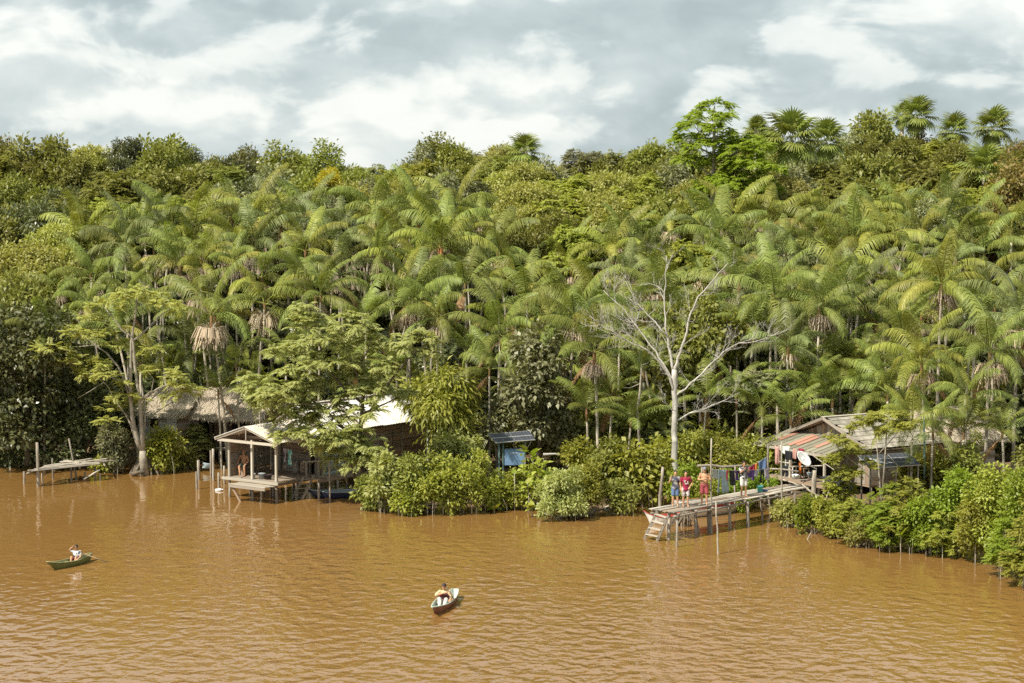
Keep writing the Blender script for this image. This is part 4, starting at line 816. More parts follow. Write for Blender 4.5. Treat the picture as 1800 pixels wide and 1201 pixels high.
# ------------------------------------------------------------------ porch house on stilts
FL, FRp = W(402, 838, 1.0), W(487, 848, 1.0); EX = (FRp - FL).normalized(); EY = Vector((-EX.y, EX.x, 0)); DZ = 1.0
def LB(a, b, z): return FL + EX * a + EY * b + Vector((0, 0, z - 1.0))
def house_porch():
    o = thing('porch_house', 'plank house on stilts with open porch and pale metal roof over the water', 'house', tuple(LB(1.6, 3, 0)))
    B_ = 11.9; MA = 3.45; WZ = 3.2
    def sub(n, a, b, z):
        s = thing(n, None, None); s.parent = o; s.location = LB(a, b, z) - Vector(o.location); return s
    dk = sub('porch_deck', 1.6, 1.5, DZ)
    floor_boards(dk, LB(-.15, -.1, DZ), LB(-.15, 3.0, DZ), LB(3.35, 3.0, DZ), LB(3.35, -.1, DZ), 16, ['wood_grey', 'wood_brown', 'wood_grey'])
    floor_boards(dk, LB(3.37, 1.9, DZ - .02), LB(3.37, 4.6, DZ - .02), LB(4.2, 4.6, DZ - .02), LB(4.2, 1.9, DZ - .02), 12, ['wood_grey', 'wood_brown'])
    plank(dk, 'edge_beam', 'wood_pale', LB(-.3, -.16, DZ - .06), LB(3.45, -.16, DZ - .06), .06, .13)
    plank(dk, 'edge_beam', 'wood_brown', LB(3.4, -.1, DZ - .09), LB(3.4, 3.0, DZ - .09), .05, .14)
    plank(dk, 'edge_beam', 'wood_brown', LB(4.25, 1.8, DZ - .10), LB(4.25, 6.5, DZ - .10), .05, .14)
    ld = sub('landing', 2, -.5, DZ - .2)
    floor_boards(ld, LB(1.0, -.95, DZ - .17), LB(1.0, -.22, DZ - .17), LB(3.3, -.22, DZ - .17), LB(3.3, -.95, DZ - .17), 4, ['wood_pale', 'wood_grey'])
    plank(ld, 'strut', 'wood_brown', LB(1.05, -.9, DZ - .22), LB(1.75, -.7, -.4), .09, .09); plank(ld, 'edge_beam', 'wood_grey', LB(.95, -.98, DZ - .25), LB(3.35, -.98, DZ - .25), .05, .12)
    for a, b, t in ((.06, 0, 2.95), (1.62, -.02, 2.95), (3.2, 0, 2.95), (3.2, 2.9, 3.0), (.06, 1.5, 3.0), (.75, 2.9, 3.1)): plank(o, 'porch_post', 'wood_pale' if b < .5 else 'wood_grey', LB(a, b, DZ), LB(a, b, t), .11, .11, EX)
    for a, b in ((.06, 0), (1.62, -.02), (3.2, 0), (3.2, 1.5), (.06, 1.5), (1.6, 1.5), (.06, 3), (1.6, 3), (3.2, 3), (4.15, 2), (4.15, 3.4), (4.15, 5), (3.4, 5), (3.4, 7), (3.4, 9), (0, 5), (0, 7), (0, 9), (3.4, 11.5), (0, 11.5), (1.7, 5), (1.7, 8)):
        pole(o, 'stilt', 'post_wood', LB(a, b, -1.0), LB(a, b, DZ - .04), .075)
    # porch walls
    wl = sub('porch_left_wall', 0, 1.5, DZ); board_wall(wl, LB(0, 3.0, DZ), LB(0, .12, DZ), 1.95, .2, ['wood_brown', 'wood_brown', 'wood_grey'])
    wb = sub('porch_back_wall', 1.6, 3.05, DZ); board_wall(wb, LB(-.05, 3.06, DZ), LB(MA, 3.06, DZ), 2.2, .2, ['wood_grey', 'wood_brown', 'wood_grey'], holes=[(.79, .935, -.1, 1.95)])
    plank(wb, 'door_interior_shade', 'dark_inside', LB(2.97, 3.25, DZ), LB(2.97, 3.25, DZ + 1.95), .52, .05, EY); plank(wb, 'door_jamb', 'wood_grey', LB(2.68, 3.02, DZ), LB(2.68, 3.02, DZ + 2.0), .07, .05, EY); plank(wb, 'door_jamb', 'wood_grey', LB(3.26, 3.02, DZ), LB(3.26, 3.02, DZ + 2.0), .07, .05, EY)  # near-black board behind the door gap stands in for indoor shade
    # right wall of the main building: pale painted boards first, bare brown boards behind
    wr = sub('right_wall', MA, 7, DZ)
    board_wall(wr, LB(MA, 3.1, DZ - .05), LB(MA, 6.2, DZ - .05), 2.2, .2, ['wood_blue', 'wood_grey', 'wood_blue'])
    board_wall(wr, LB(MA, 6.22, DZ - .05), LB(MA, 9.3, DZ - .05), 2.2, .2, ['wood_brown', 'wood_grey', 'wood_redbrown', 'wood_brown'], holes=[(.45, .75, .65, 1.5)])
    board_wall(wr, LB(MA + .015, 9.32, DZ - .05), LB(MA + .015, B_, DZ - .05), 2.2, .2, ['wood_redbrown', 'wood_brown', 'wood_brown'])
    sh = sub('window_shutter', MA + .03, 8.1, 2.05); upright_wall(sh, LB(MA + .02, 7.62, 0), LB(MA + .02, 8.52, 0), DZ + .62, DZ + 1.45, .15, ['wood_grey', 'wood_brown'])
    for b in (7.58, 8.56): plank(sh, 'jamb', 'wood_brown', LB(MA + .05, b, DZ + .55), LB(MA + .05, b, DZ + 1.55), .07, .04, EX)
    for b in (3.1, 6.21, 9.31, B_): plank(wr, 'corner_post', 'wood_grey', LB(MA + .035, b, DZ - .1), LB(MA + .035, b, WZ), .08, .05, EX)
    bw = sub('back_wall', 1.7, B_, DZ); board_wall(bw, LB(MA, B_ + .03, DZ), LB(0, B_ + .03, DZ), 2.2, .22, ['wood_brown', 'wood_grey'])
    lw = sub('left_wall', 0, 7, DZ); board_wall(lw, LB(-.03, B_, DZ), LB(-.03, 3.1, DZ), 2.2, .22, ['wood_brown', 'wood_grey'])
    plank(o, 'floor_slab', 'wood_brown', LB(1.7, 3.1, DZ - .05), LB(1.7, B_, DZ - .05), 3.3, .08)
    # porch roof: two ribbed metal slopes with rafters and a tie beam
    rp = sub('porch_roof', 1.6, 1.3, 3.0); ra, rz = 1.62, 3.66; el, er = -.42, 3.72; ez = 2.98
    metal_roof(rp, 'roof_sheet', ['metal_roof', 'metal_roof', 'metal_roof_rust'], LB(er, -.55, ez), LB(er, 3.6, ez), LB(ra, 3.6, rz), LB(ra, -.55, rz), 5)
    metal_roof(rp, 'roof_sheet', ['metal_roof', 'metal_roof_rust'], LB(el, -.55, ez), LB(el, 3.6, ez), LB(ra, 3.6, rz), LB(ra, -.55, rz), 5)
    for b in (-.48, 1.2, 2.8):
        plank(rp, 'rafter', 'wood_pale' if b < 0 else 'wood_brown', LB(er + .02, b, ez - .07), LB(ra, b, rz - .07), .05, .10); plank(rp, 'rafter', 'wood_pale' if b < 0 else 'wood_brown', LB(el - .02, b, ez - .07), LB(ra, b, rz - .07), .05, .10)
        plank(rp, 'tie_beam', 'wood_pale', LB(el + .1, b + .05, ez - .10), LB(er - .1, b + .05, ez - .10), .05, .13)
    for q in (.06, 3.2): plank(rp, 'purlin', 'wood_brown', LB(q, -.4, 2.97), LB(q, 3.0, 2.97), .06, .09)
    plank(rp, 'king_post', 'wood_grey', LB(ra, -.44, ez - .05), LB(ra, -.44, rz - .1), .05, .05, EX)
    # main roof
    rm = sub('main_roof', 1.7, 7.5, 3.4); ra, rz = 1.55, 4.35; el, er = -.5, 3.95; ez = 3.14
    metal_roof(rm, 'roof_sheet', ['metal_roof', 'metal_roof', 'metal_roof', 'metal_roof', 'metal_roof', 'metal_roof_rust'], LB(er, 3.3, ez), LB(er, B_ + .4, ez), LB(ra, B_ + .4, rz), LB(ra, 3.3, rz), 9)
    metal_roof(rm, 'roof_sheet', ['metal_roof', 'metal_roof_rust'], LB(el, 3.3, ez), LB(el, B_ + .4, ez), LB(ra, B_ + .4, rz), LB(ra, 3.3, rz), 9)
    plank(rm, 'eave_beam', 'wood_redbrown', LB(MA + .12, 3.2, 3.14), LB(MA + .12, B_ + .3, 3.14), .06, .14)
    mb = MB(); mb.add([LB(0, 3.36, 3.15), LB(3.45, 3.36, 3.15), LB(ra, 3.36, rz - .05), LB(0, 3.4, 3.15), LB(3.45, 3.4, 3.15), LB(ra, 3.4, rz - .05)], [(0, 1, 2), (5, 4, 3)]); mb.build('gable_panel', 'wood_grey', rm)
    mb = MB(); mb.add([LB(0, B_ + .06, 3.15), LB(3.45, B_ + .06, 3.15), LB(ra, B_ + .06, rz - .05)], [(0, 1, 2)]); mb.build('gable_panel', 'wood_grey', rm)
    plank(rm, 'ridge_cap', 'metal_roof_rust', LB(ra, 3.3, rz + .03), LB(ra, B_ + .4, rz + .03), .3, .03)
    # ladder, rail and tall poles of the side landing
    st = sub('ladder', 4, 2, .5); b0, b1, t0, t1 = W(513, 878, -.05), W(530, 880, -.05), W(534, 839, 1.12), W(552, 836, 1.12)
    plank(st, 'rail', 'wood_grey', b0, t0, .06, .10); plank(st, 'rail', 'wood_grey', b1, t1, .06, .10)
    for k in range(5): t = .12 + k * .19; plank(st, 'tread', 'wood_grey', b0.lerp(t0, t), b1.lerp(t1, t), .15, .035)
    rl = sub('landing_rail', 4.2, 3, 1.5); q0, q1 = W(539, 841, 1.0), W(560, 838, 1.0)
    for q in (q0, q1): plank(rl, 'rail_post', 'wood_grey', q + Vector((0, 0, -.1)), q + Vector((0, 0, .8)), .08, .08, EX)
    plank(rl, 'top_rail', 'wood_pale', q0 + Vector((-.15, 0, .82)), q1 + Vector((.3, 0, .80)), .12, .05)
house_porch()
def lone_pole(u, vb, vt, r, label, z0=0.0, Y=None, dut=0.0, name='pole', mat='post_wood', cat='pole', sink=.7):
    b = W(u, vb, z0) if Y is None else WY(u, vb, Y); mb = MB(); mb.tube(wob(b + Vector((0, 0, -sink)), WY(u + dut, vt, b.y), 6, .02), [r, r, r*.95, r*.9, r*.85, r*.8], 7); return mb.lone(name, mat, label, cat, None, True)
lone_pole(579, 884, 772, .042, 'tall thin pole in the water touching the navy boat'); lone_pole(565, 870, 778, .04, 'thin pole behind the navy boat bow, left of the tall one')
lone_pole(561, 870, 836, .055, 'short dark stake right of the porch ladder')
lone_pole(752, 800, 735, .055, 'pale blue pipe standing at the far corner of the plank wall', 0.4, 100.6, name='pipe', mat='wood_blue', cat='pipe')
boat('moored_boat', 'navy blue wooden boat moored beside the porch ladder', W(537, 876, 0), W(640, 877, 0) + Vector((.2, .6, 0)), .95, .42, 'paint_navy', 'plastic_grey', .16, None, 2, .55)
# things on the porch
def bucket(name, label, c, r, h, mat, cat='bucket', handle=True):
    c = Vector(c); o = thing(name, label, cat, tuple(c)); mb = MB(); mb.lathe(c, [(0, 0.004), (r * .78, 0.004), (r, h), (r * 1.07, h), (r * 1.07, h - .03), (r * .98, h - .03), (r * .94, h - .01), (r * .74, .02), (0, .02)], 16); mb.build('body', mat, o, True)
    if handle: mb = MB(); mb.tube([c + Vector((r * 1.02 * math.cos(t), r * .5 * abs(math.sin(t)) * -1, h - .02 + r * .35 * math.sin(t))) for t in [math.pi * k / 8 for k in range(9)]], .006, 5); mb.build('handle', 'metal_frame', o)
bucket('bucket', 'grey-blue bucket on the porch edge beside the middle post', LB(2.0, .25, DZ + .03), .17, .28, 'plastic_grey'); bucket('basin', 'dark tub right of the grey-blue bucket on the porch', LB(2.35, .32, DZ + .03), .19, .24, 'cap_dark', 'tub', False)
bucket('jug', 'small white pail at the foot of the middle porch post', LB(1.52, .18, DZ + .03), .09, .24, 'plastic_white', 'pail')
def sack(label, c, r, h, mat):
    mb = MB(); mb.lathe(c, [(0, 0), (r * .9, 0), (r * 1.05, h * .3), (r, h * .7), (r * .85, h * .92), (r * .4, h), (0, h)], 12); mb.lone('sack', mat, label, 'sack', 'sacks at the porch back wall', True)
sack('left grey sack against the porch back wall', LB(2.0, 2.75, DZ + .03), .19, .58, 'wood_grey'); sack('right brown sack against the porch back wall', LB(2.45, 2.8, DZ + .03), .19, .62, 'wood_brown')
mb = MB(); mb.beam(LB(.22, .5, DZ + .45), LB(.22, 1.7, DZ + .45), .34, .05)
def bench():
    o = thing('bench', 'low plank bench along the left porch wall under the seated man', 'bench', tuple(LB(.3, 1.1, DZ))); plank(o, 'seat', 'wood_brown', LB(.3, .45, DZ + .42), LB(.3, 1.8, DZ + .42), .34, .045)
    for b in (.6, 1.65): plank(o, 'leg', 'wood_brown', LB(.3, b, DZ + .02), LB(.3, b, DZ + .40), .3, .05, EY)
bench()
rope('clothes_line', 'clothes line strung across the porch behind the teal shirt', sag(LB(1.3, 2.2, 2.45), LB(3.2, 1.2, 2.45), .05), .006)
garment('teal patterned shirt hanging on the porch', 'shirt', LB(2.45, 1.62, 2.42), LB(3.0, 1.33, 2.42), .75, 'shirt_teal_print', 'shirt', None); garment('lilac shirt hanging left of the teal one on the porch', 'shirt', LB(1.95, 1.88, 2.42), LB(2.35, 1.67, 2.42), .68, 'cloth_lilac', 'shirt', None)
garment('dark garment hanging outside the porch doorway', 'towel', WY(568, 777, 95.6), WY(574, 777, 95.7), .55, 'cloth_black', 'garment', None)
garment('blue-grey plastic sheet lying at the thatched house stilts', 'towel', WY(354, 811, 104.0), WY(371, 815, 103.6), .3, 'bag_blue', 'sheet', None, 'plastic_sheet', .12)
for k, b in enumerate((1.95, 2.25, 2.6)): mb = MB(); mb.tube(wob(LB(.12, b, DZ + .03), LB(.06, b, DZ + 1.2 + .15 * k), 4, .01), .018, 6); mb.lone('leaning_stick', 'wood_pale', ['first', 'second', 'third'][k] + ' pale stick from the front, leaning on the porch left wall', 'stick', 'sticks on the porch', True)

# ------------------------------------------------------------------ solar kiosk
def solar_panel(o, TL, TR, BR, BL, cols, rows, name='solar_panel'):
    TL, TR, BR, BL = map(Vector, (TL, TR, BR, BL)); nn = (TR - TL).cross(BL - TL).normalized(); nn = nn if nn.z > 0 else -nn; c = (TL + TR + BR + BL) / 4
    g = thing(name, None, None); g.parent = o; g.location = c - Vector(o.location); mb = MB(); skin_sheet(mb, TL, TR, BR, BL, .035); mb.build('backing', 'metal_frame', g)
    gx, gy = .035 / cols * 2, .05 / rows * 2
    for i in range(cols):
        for j in range(rows):
            a, b = (i + gx) / cols, (i + 1 - gx) / cols; p_, q = (j + gy) / rows, (j + 1 - gy) / rows
            f_ = lambda s, t: TL.lerp(TR, s).lerp(BL.lerp(BR, s), t) + nn * .004
            mb = MB(); mb.add([f_(a, p_), f_(b, p_), f_(b, q), f_(a, q)], [(0, 1, 2, 3)]); mb.build('cell', 'solar_cell', g)
def kiosk():
    base = Vector((WY(895, 800, 94.6).x, 94.6, ground_z(-.2, 94.6))); o = thing('solar_kiosk', 'blue battery box on green posts under two solar panels in the bushes', 'solar kiosk', tuple(base)); Y = 94.4
    TL, TM, TR = WY(857, 763, Y + .95), WY(894, 760, Y + .95), WY(930, 757, Y + .95); BL_, BM, BR_ = WY(871, 778.5, Y), WY(906, 775.5, Y), WY(941, 773, Y)
    solar_panel(o, TL, TM + (TL - TM) * .02, BM + (BL_ - BM) * .02, BL_, 6, 2); solar_panel(o, TM + (TR - TM) * .02, TR, BR_, BM + (BR_ - BM) * .02, 6, 2)
    f0, f1 = WY(887, 791, Y + .25), WY(921, 790, Y + .35); zb = WY(887, 818, Y + .25).z; d = Vector((.04, .5, 0)); mb = MB()
    lo0, lo1 = Vector((f0.x, f0.y, zb)), Vector((f1.x, f1.y, zb)); vs = [lo0, lo1, f1, f0, lo0 + d, lo1 + d, f1 + d, f0 + d]; mb.add(vs, [(0, 1, 2, 3), (5, 4, 7, 6), (4, 0, 3, 7), (1, 5, 6, 2), (3, 2, 6, 7), (4, 5, 1, 0)]); bx = mb.build('battery_box', 'box_blue', o)
    pl = thing('name_plate', None, None); pl.parent = o
    e = (f1 - f0).normalized(); mb = MB(); c = f0 + (f1 - f0) * .46 + Vector((0, -.012, -.19)); mb.beam(c - e * .17, c + e * .17, .012, .09); mb.build('plate', 'plastic_white', pl); mb = MB(); mb.beam(c - e * .145 + Vector((0, -.009, 0)), c + e * .145 + Vector((0, -.009, 0)), .01, .055); mb.build('plate_print', 'box_blue', pl)
    for u in (877.5, 884.5, 922): t = WY(u, 778, Y + .35); pole(o, 'post', 'post_green', (t.x, t.y, ground_z(t.x, t.y) - .2), t, .045, .045, 8, 0)
    plank(o, 'brace', 'metal_frame', WY(934, 776, Y + .2), WY(923, 794, Y + .4), .025, .025); plank(o, 'brace', 'metal_frame', WY(924, 776, Y + .6), WY(919, 790, Y + .6), .025, .025)
kiosk()

# ------------------------------------------------------------------ pier on the right
PA, PB = W(1164, 898, 1.25), W(1402, 854, 1.25); PE_ = (PB - PA).normalized(); PN = Vector((-PE_.y, PE_.x, 0)); PLn = (PB - PA).length
def PR_(a, b, z): return PA + PE_ * a + PN * b + Vector((0, 0, z - 1.25))
def pier():
    o = thing('boardwalk_pier', 'grey plank pier on crooked posts leading to the house with the dish', 'pier', tuple(PR_(PLn / 2, 0, 0)))
    dk = thing('deck', None, None); dk.parent = o; dk.location = PR_(PLn / 2, 0, 1.22) - Vector(o.location)
    for seg in range(4):
        a0, a1 = PLn * seg / 4, PLn * (seg + 1) / 4
        for i in range(6):
            b = -.62 + i * .245; z = 1.25 + rnd.uniform(-.012, .02)
            plank(dk, 'deck_board', rnd.choice(('wood_grey', 'wood_pale', 'wood_grey', 'wood_brown')), PR_(a0 - rnd.uniform(0, .12), b + rnd.uniform(-.02, .02), z), PR_(a1 + rnd.uniform(-.1, .02), b + rnd.uniform(-.03, .03), z + rnd.uniform(-.02, .02)), .215, .035)
    for k in range(9): a = .15 + PLn * k / 8.4; pole(o, 'cross_beam', 'post_wood', PR_(a, -.85, 1.17), PR_(a + .05, .75, 1.17), .05)
    for b in (-.72, .55): pole(o, 'stringer', 'post_wood', PR_(-.1, b, 1.08), PR_(PLn + .2, b, 1.10), .055, amp=.03, seg=8)
    for u, vb, ub, r in [(1189,962,1192,.055),(1177,948,1178,.07),(1224,942,1224,.07),(1234,937,1223,.05),(1248,935,1248,.09),(1285,930,1284,.075),(1317,926,1316,.095),(1343,905,1340,.055),(1356,890,1353,.05),(1168,935,1178,.045),(1384,905,1386,.06),(1400,900,1400,.06)]:
        q = W(u, vb, 0.0 if vb > 915 else .3); t = WY(ub, 600, q.y); zt = 1.14; pole(o, 'pier_post', 'post_wood', q + Vector((0, 0, -.9)), (t.x if abs(t.x - q.x) < 1 else q.x, q.y, zt), r, r * .9)
    ld = thing('ladder', None, None); ld.parent = o; ld.location = PR_(-.3, 0, .6) - Vector(o.location)
    b0, b1, t0, t1 = W(1132, 949, -.05), W(1154, 953, -.05), W(1155, 899, 1.22), W(1175, 906, 1.18)
    plank(ld, 'rail', 'wood_grey', b0, t0, .05, .12); plank(ld, 'rail', 'wood_grey', b1, t1, .05, .12)
    for k in range(4): t = .2 + k * .235; plank(ld, 'tread', 'wood_pale', b0.lerp(t0, t), b1.lerp(t1, t), .17, .035)
pier()
lone_pole(1158, 893, 821, .075, 'leaning grey board post at the river end of the pier', 1.2, dut=7, name='post', cat='post', sink=.3)
lone_pole(1250.5, 938, 771, .045, 'tall thin pale pole in the water in front of the pier', mat='bark_pale'); lone_pole(1264.5, 974, 880, .042, 'spotted stick standing farthest out in the water before the pier', dut=-6, mat='bark_pale')
lone_pole(1350, 862, 780, .055, 'post holding the upper end of the laundry line', .9, name='post', cat='post'); lone_pole(1264, 850, 795, .03, 'thin pole among shrubs behind the shirtless man', .6, 94.5)
lone_pole(1374, 880, 776, .045, 'thin pole reaching from the bank up to the dish house eave', .3, 88.2, mat='bark_pale')
def log_rail(label, pts, r):
    mb = MB(); mb.tube(pts, r, 7); mb.lone('log_rail', 'post_wood', label, 'rail', None, True)
log_rail('rough horizontal log rail behind the laundry and the girl', [WY(1226, 819, 88.8), WY(1250, 818, 89), WY(1270, 821, 89.2), WY(1300, 819, 89.4), WY(1318, 820, 89.6)], .06)
log_rail('thin grey rail between the laundry post and the dish', [WY(1350, 824, 89.8), WY(1375, 825, 89.8), WY(1404, 829, 89.6)], .04)
for u, lb in ((1234, 'left prop under the rough log rail'), (1292, 'right prop under the rough log rail')): lone_pole(u, 868, 820, .045, lb, .9, 89.2, name='prop', cat='post')
boat('moored_boat', 'red and white wooden boat lying behind the pier posts', W(1303, 899, 0) + Vector((.3, .4, 0)), W(1192, 911, 0), 1.2, .78, 'paint_white', 'wood_white', .25, 'paint_red', 3, .6)
boat('moored_boat', 'white skiff with red stern poking out beside the pier ladder', W(1131, 921, 0), W(1196, 917, 0), .7, .4, 'paint_white', 'paint_red', .30, None, 2, .5)
P0, P1 = WY(1249, 824, 84.85), WY(1350, 823.5, 89.35)
rope('clothes_line', 'long laundry line between the tall pale pole and the post', sag(P0, P1, .10, 13), .008)
def on_line(u0, u1, A=P0, B=P1, dip=.08):
    out = []
    for u in (u0, u1):
        ua, ub = PX(A)[0], PX(B)[0]; t = (u - ua) / (ub - ua); out.append(A.lerp(B, t) + Vector((0, 0, -dip * math.sin(math.pi * min(1, max(0, t))))))
    return out
for u0, u1, h, k, m_, lb in [(1251,1260,.42,'towel','cloth_greygreen','pale grey-green towel at the river end of the laundry line'),(1261,1272,1.05,'pants','cloth_denim','pale blue jeans, left pair on the laundry line'),(1269,1280,1.0,'pants','cloth_denim','pale blue jeans, right pair overlapping the red shirt'),(1273.5,1280.5,.45,'shirt','cloth_red','small bright red shirt on the laundry line'),
                         (1281,1290,.68,'pants','cloth_black','black trousers right of the red shirt on the line'),(1290,1298.5,.44,'shirt','cloth_purple','purple shirt between two pairs of black trousers'),(1298,1304.5,.72,'pants','cloth_black','black trousers just left of the girl behind the line'),
                         (1308,1320,.33,'shorts','cloth_purple','purple shorts hanging in front of the girl'),(1320.5,1326,.48,'towel','cloth_purple','narrow purple and wine cloth right of the girl'),(1326,1333.5,.30,'towel','cloth_lilac','small lilac cloth on the laundry line'),(1336,1342.5,.62,'pants','cloth_black','black trousers nearest the house end of the line'),(1344,1352,.5,'towel','cloth_lilac','pale lilac towel at the house end of the line')]:
    q0, q1 = on_line(u0, u1); garment(lb, k, q0, q1, h, m_)
Q0, Q1 = WY(1312, 824, 89.2), WY(1350, 802, 89.7); rope('clothes_line', 'short steep line above the main laundry', [Q0, Q1], .007)
for u0, u1, h, k, m_, lb in [(1316,1326,.42,'towel','cloth_wine','wine red cloth on the steep upper line'),(1326.5,1332,.40,'towel','cloth_orange','rust orange cloth on the steep upper line'),(1333,1347,.50,'towel','cloth_blue','blue cloth hanging highest on the steep line')]:
    q0, q1 = on_line(u0, u1, Q0, Q1, 0); garment(lb, k, q0, q1, h, m_)
bucket('bucket', 'turquoise bucket standing on the pier', W(1336, 865, 1.28), .145, .30, 'plastic_teal')
mb = MB(); c = W(1344, 864, 1.27); mb.ball(c + Vector((0, 0, .05)), (.16, .12, .05)); mb.lone('folded_cloth', 'plastic_blue', 'crumpled dark blue cloth beside the turquoise bucket', 'cloth', None, True)

# ------------------------------------------------------------------ house with the dish
CO = Vector((13.9, 96.3, 0)); CX = Vector((.5, -.866, 0)).normalized(); CY = Vector((.866, .5, 0)).normalized()
def LC(a, b, z): return CO + CX * a + CY * b + Vector((0, 0, z))
def house_dish():
    o = thing('shingle_house', 'plank house with grey shingle and thatch roof beside the satellite dish', 'house', tuple(LC(3.2, 3, .6)))
    def sub(n, a, b, z):
        s = thing(n, None, None); s.parent = o; s.location = LC(a, b, z) - Vector(o.location); return s
    rf = sub('roof', 3.1, 3.5, 3.4); ra, rz, el, er, ez = 3.1, 4.12, -.25, 6.45, 2.93; LN = 8.2
    for e in (el, er):
        mb = MB(); skin_sheet(mb, LC(e, -.35, ez - .05), LC(e, LN, ez - .05), LC(ra, LN, rz - .05), LC(ra, -.35, rz - .05), .04); mb.build('roof_deck', 'wood_brown', rf)
    nr = 8
    for e, n_ in ((er, 16), (el, 16)):
        for r_ in range(nr):
            t0, t1 = r_ / nr, (r_ + 1.25) / nr; lo = lambda b, t: LC(e + (ra - e) * t, b, ez + (rz - ez) * t)
            for i in range(n_):
                b = -.35 + (i + .5 + .5 * (r_ % 2)) * 4.9 / n_; p_, q = lo(b, t0), lo(b, min(1.01, t1)); up_ = Vector((0, 0, 1)); plank(rf, 'shingle', 'shingle_grey', p_ + Vector((0, 0, .045 + rnd.uniform(0, .012))), q + Vector((0, 0, .02)), 4.9 / n_ - .012, .016, up_)
    for e in (el, er):
        plank(rf, 'barge_board', 'wood_grey', LC(e, -.42, ez - .02), LC(ra, -.42, rz - .02), .04, .14)
        mb = MB(); skin_sheet(mb, LC(e - .1 * (1 if e < 1 else -1), 4.4, ez - .04), LC(e - .1 * (1 if e < 1 else -1), LN + .3, ez - .04), LC(ra, LN + .3, rz + .12), LC(ra, 4.4, rz + .12), .1); mb.build('thatch_slab', 'thatch', rf)
        thatch_slope(rf, LC(e, 4.2, ez), LC(e, LN + .3, ez), LC(ra, LN + .3, rz + .1), LC(ra, 4.2, rz + .1), 21 + int(e), 2600)
    plank(rf, 'ridge_board', 'wood_pale', LC(ra, -.4, rz + .05), LC(ra, 4.4, rz + .05), .25, .03)
    # gable and walls
    fz = 1.15; gw = sub('gable_wall', 3.1, .1, 2); upright_wall(gw, LC(.2, .1, 0), LC(6.1, .1, 0), 2.9, 0, .2, ['wood_grey', 'wood_brown'], top=lambda t: 2.92 + 1.12 * (1 - abs(t - .49) / .51) - .06)
    upright_wall(gw, LC(3.3, .1, 0), LC(6.1, .1, 0), fz, 2.9, .2, ['wood_grey', 'wood_brown', 'wood_grey']); upright_wall(gw, LC(.2, .1, 0), LC(1.1, .1, 0), fz, 2.9, .2, ['wood_brown', 'wood_grey'])
    plank(gw, 'doorway', 'dark_inside', LC(2.2, .3, fz), LC(2.2, .3, 2.9), 2.2, .05, CY)  # wide near-black board paints the shade of the open wall below the gable
    sw = sub('side_wall', 6.1, 3.5, 2); board_wall(sw, LC(6.1, .1, fz), LC(6.1, 8, fz), 1.8, .2, ['wood_brown', 'wood_grey', 'wood_brown'], holes=[(.4, .55, .7, 1.4)]); plank(sw, 'window_interior_shade', 'dark_inside', LC(5.95, 3.2, fz + 1.05), LC(5.95, 4.5, fz + 1.05), .05, .8)  # dark board behind the gap, its colour standing in for the unlit room
    lw = sub('left_wall', .2, 3.5, 2); board_wall(lw, LC(.2, 8, fz), LC(.2, .1, fz), 1.8, .22, ['wood_brown', 'wood_grey'])
    plank(o, 'floor', 'wood_brown', LC(3.1, .1, fz - .05), LC(3.1, 8, fz - .05), 5.9, .08)
    for a in (.3, 2.2, 4.2, 6.0):
        for b in (-1.5, .2, 3.5, 7.5): pole(o, 'stilt', 'post_wood', LC(a, b, -.2), LC(a, b, fz - .05), .07)
    # porch in front of the gable: patched roof, posts, deck
    pr = sub('porch_roof', 2.5, -.8, 2.8); n_ = 13; z0, z1 = 2.62, 3.22
    for i in range(n_):
        a = -.55 + (i + .5) * 5.6 / n_; red = i in (2, 5, 6, 9); p_, q = LC(a, -1.75, z0), LC(a + .45, .05, z1); plank(pr, 'roof_board', 'roof_moss', p_, q, 5.6 / n_ - .015, .03)
        if red: s0, s1 = sorted((rnd.uniform(.05, .35), rnd.uniform(.62, .95))); plank(pr, 'red_tile', 'tile_red', p_.lerp(q, s0) + Vector((0, 0, .035)), p_.lerp(q, s1) + Vector((0, 0, .035)), 5.6 / n_ - .03, .02)
    plank(pr, 'eave_beam', 'wood_pale', LC(-.75, -1.8, z0 - .10), LC(5.2, -1.8, z0 - .06), .06, .12); plank(pr, 'side_beam', 'wood_pale', LC(-.5, -1.8, z0 - .06), LC(.0, .1, z1 - .05), .06, .08)
    for k in range(4): plank(pr, 'rafter', 'wood_brown', LC(.2 + k * 1.5, -1.75, z0 - .07), LC(.55 + k * 1.5, .1, z1 - .07), .05, .08)
    for a in (-.35, 2.2, 4.8): plank(o, 'porch_post', 'wood_pale', LC(a, -1.65, fz - .4), LC(a, -1.65, z0 - .12), .10, .10, CX)
    dk = sub('porch_deck', 2.3, -.8, fz); floor_boards(dk, LC(-.5, -1.8, fz), LC(5.0, -1.8, fz), LC(5.0, .05, fz), LC(-.5, .05, fz), 18, ['wood_grey', 'wood_brown'])
    plank(dk, 'edge_beam', 'wood_brown', LC(-.6, -1.85, fz - .08), LC(5.1, -1.85, fz - .08), .05, .14)
    for k in range(2): pole(o, 'porch_rail', 'wood_pale', LC(-.35 + k * 2.5, -1.7, fz + .75 - .2 * k), LC(2.2 + k * 2.5, -1.7, fz + .72 + .2 * k), .03)
house_dish()
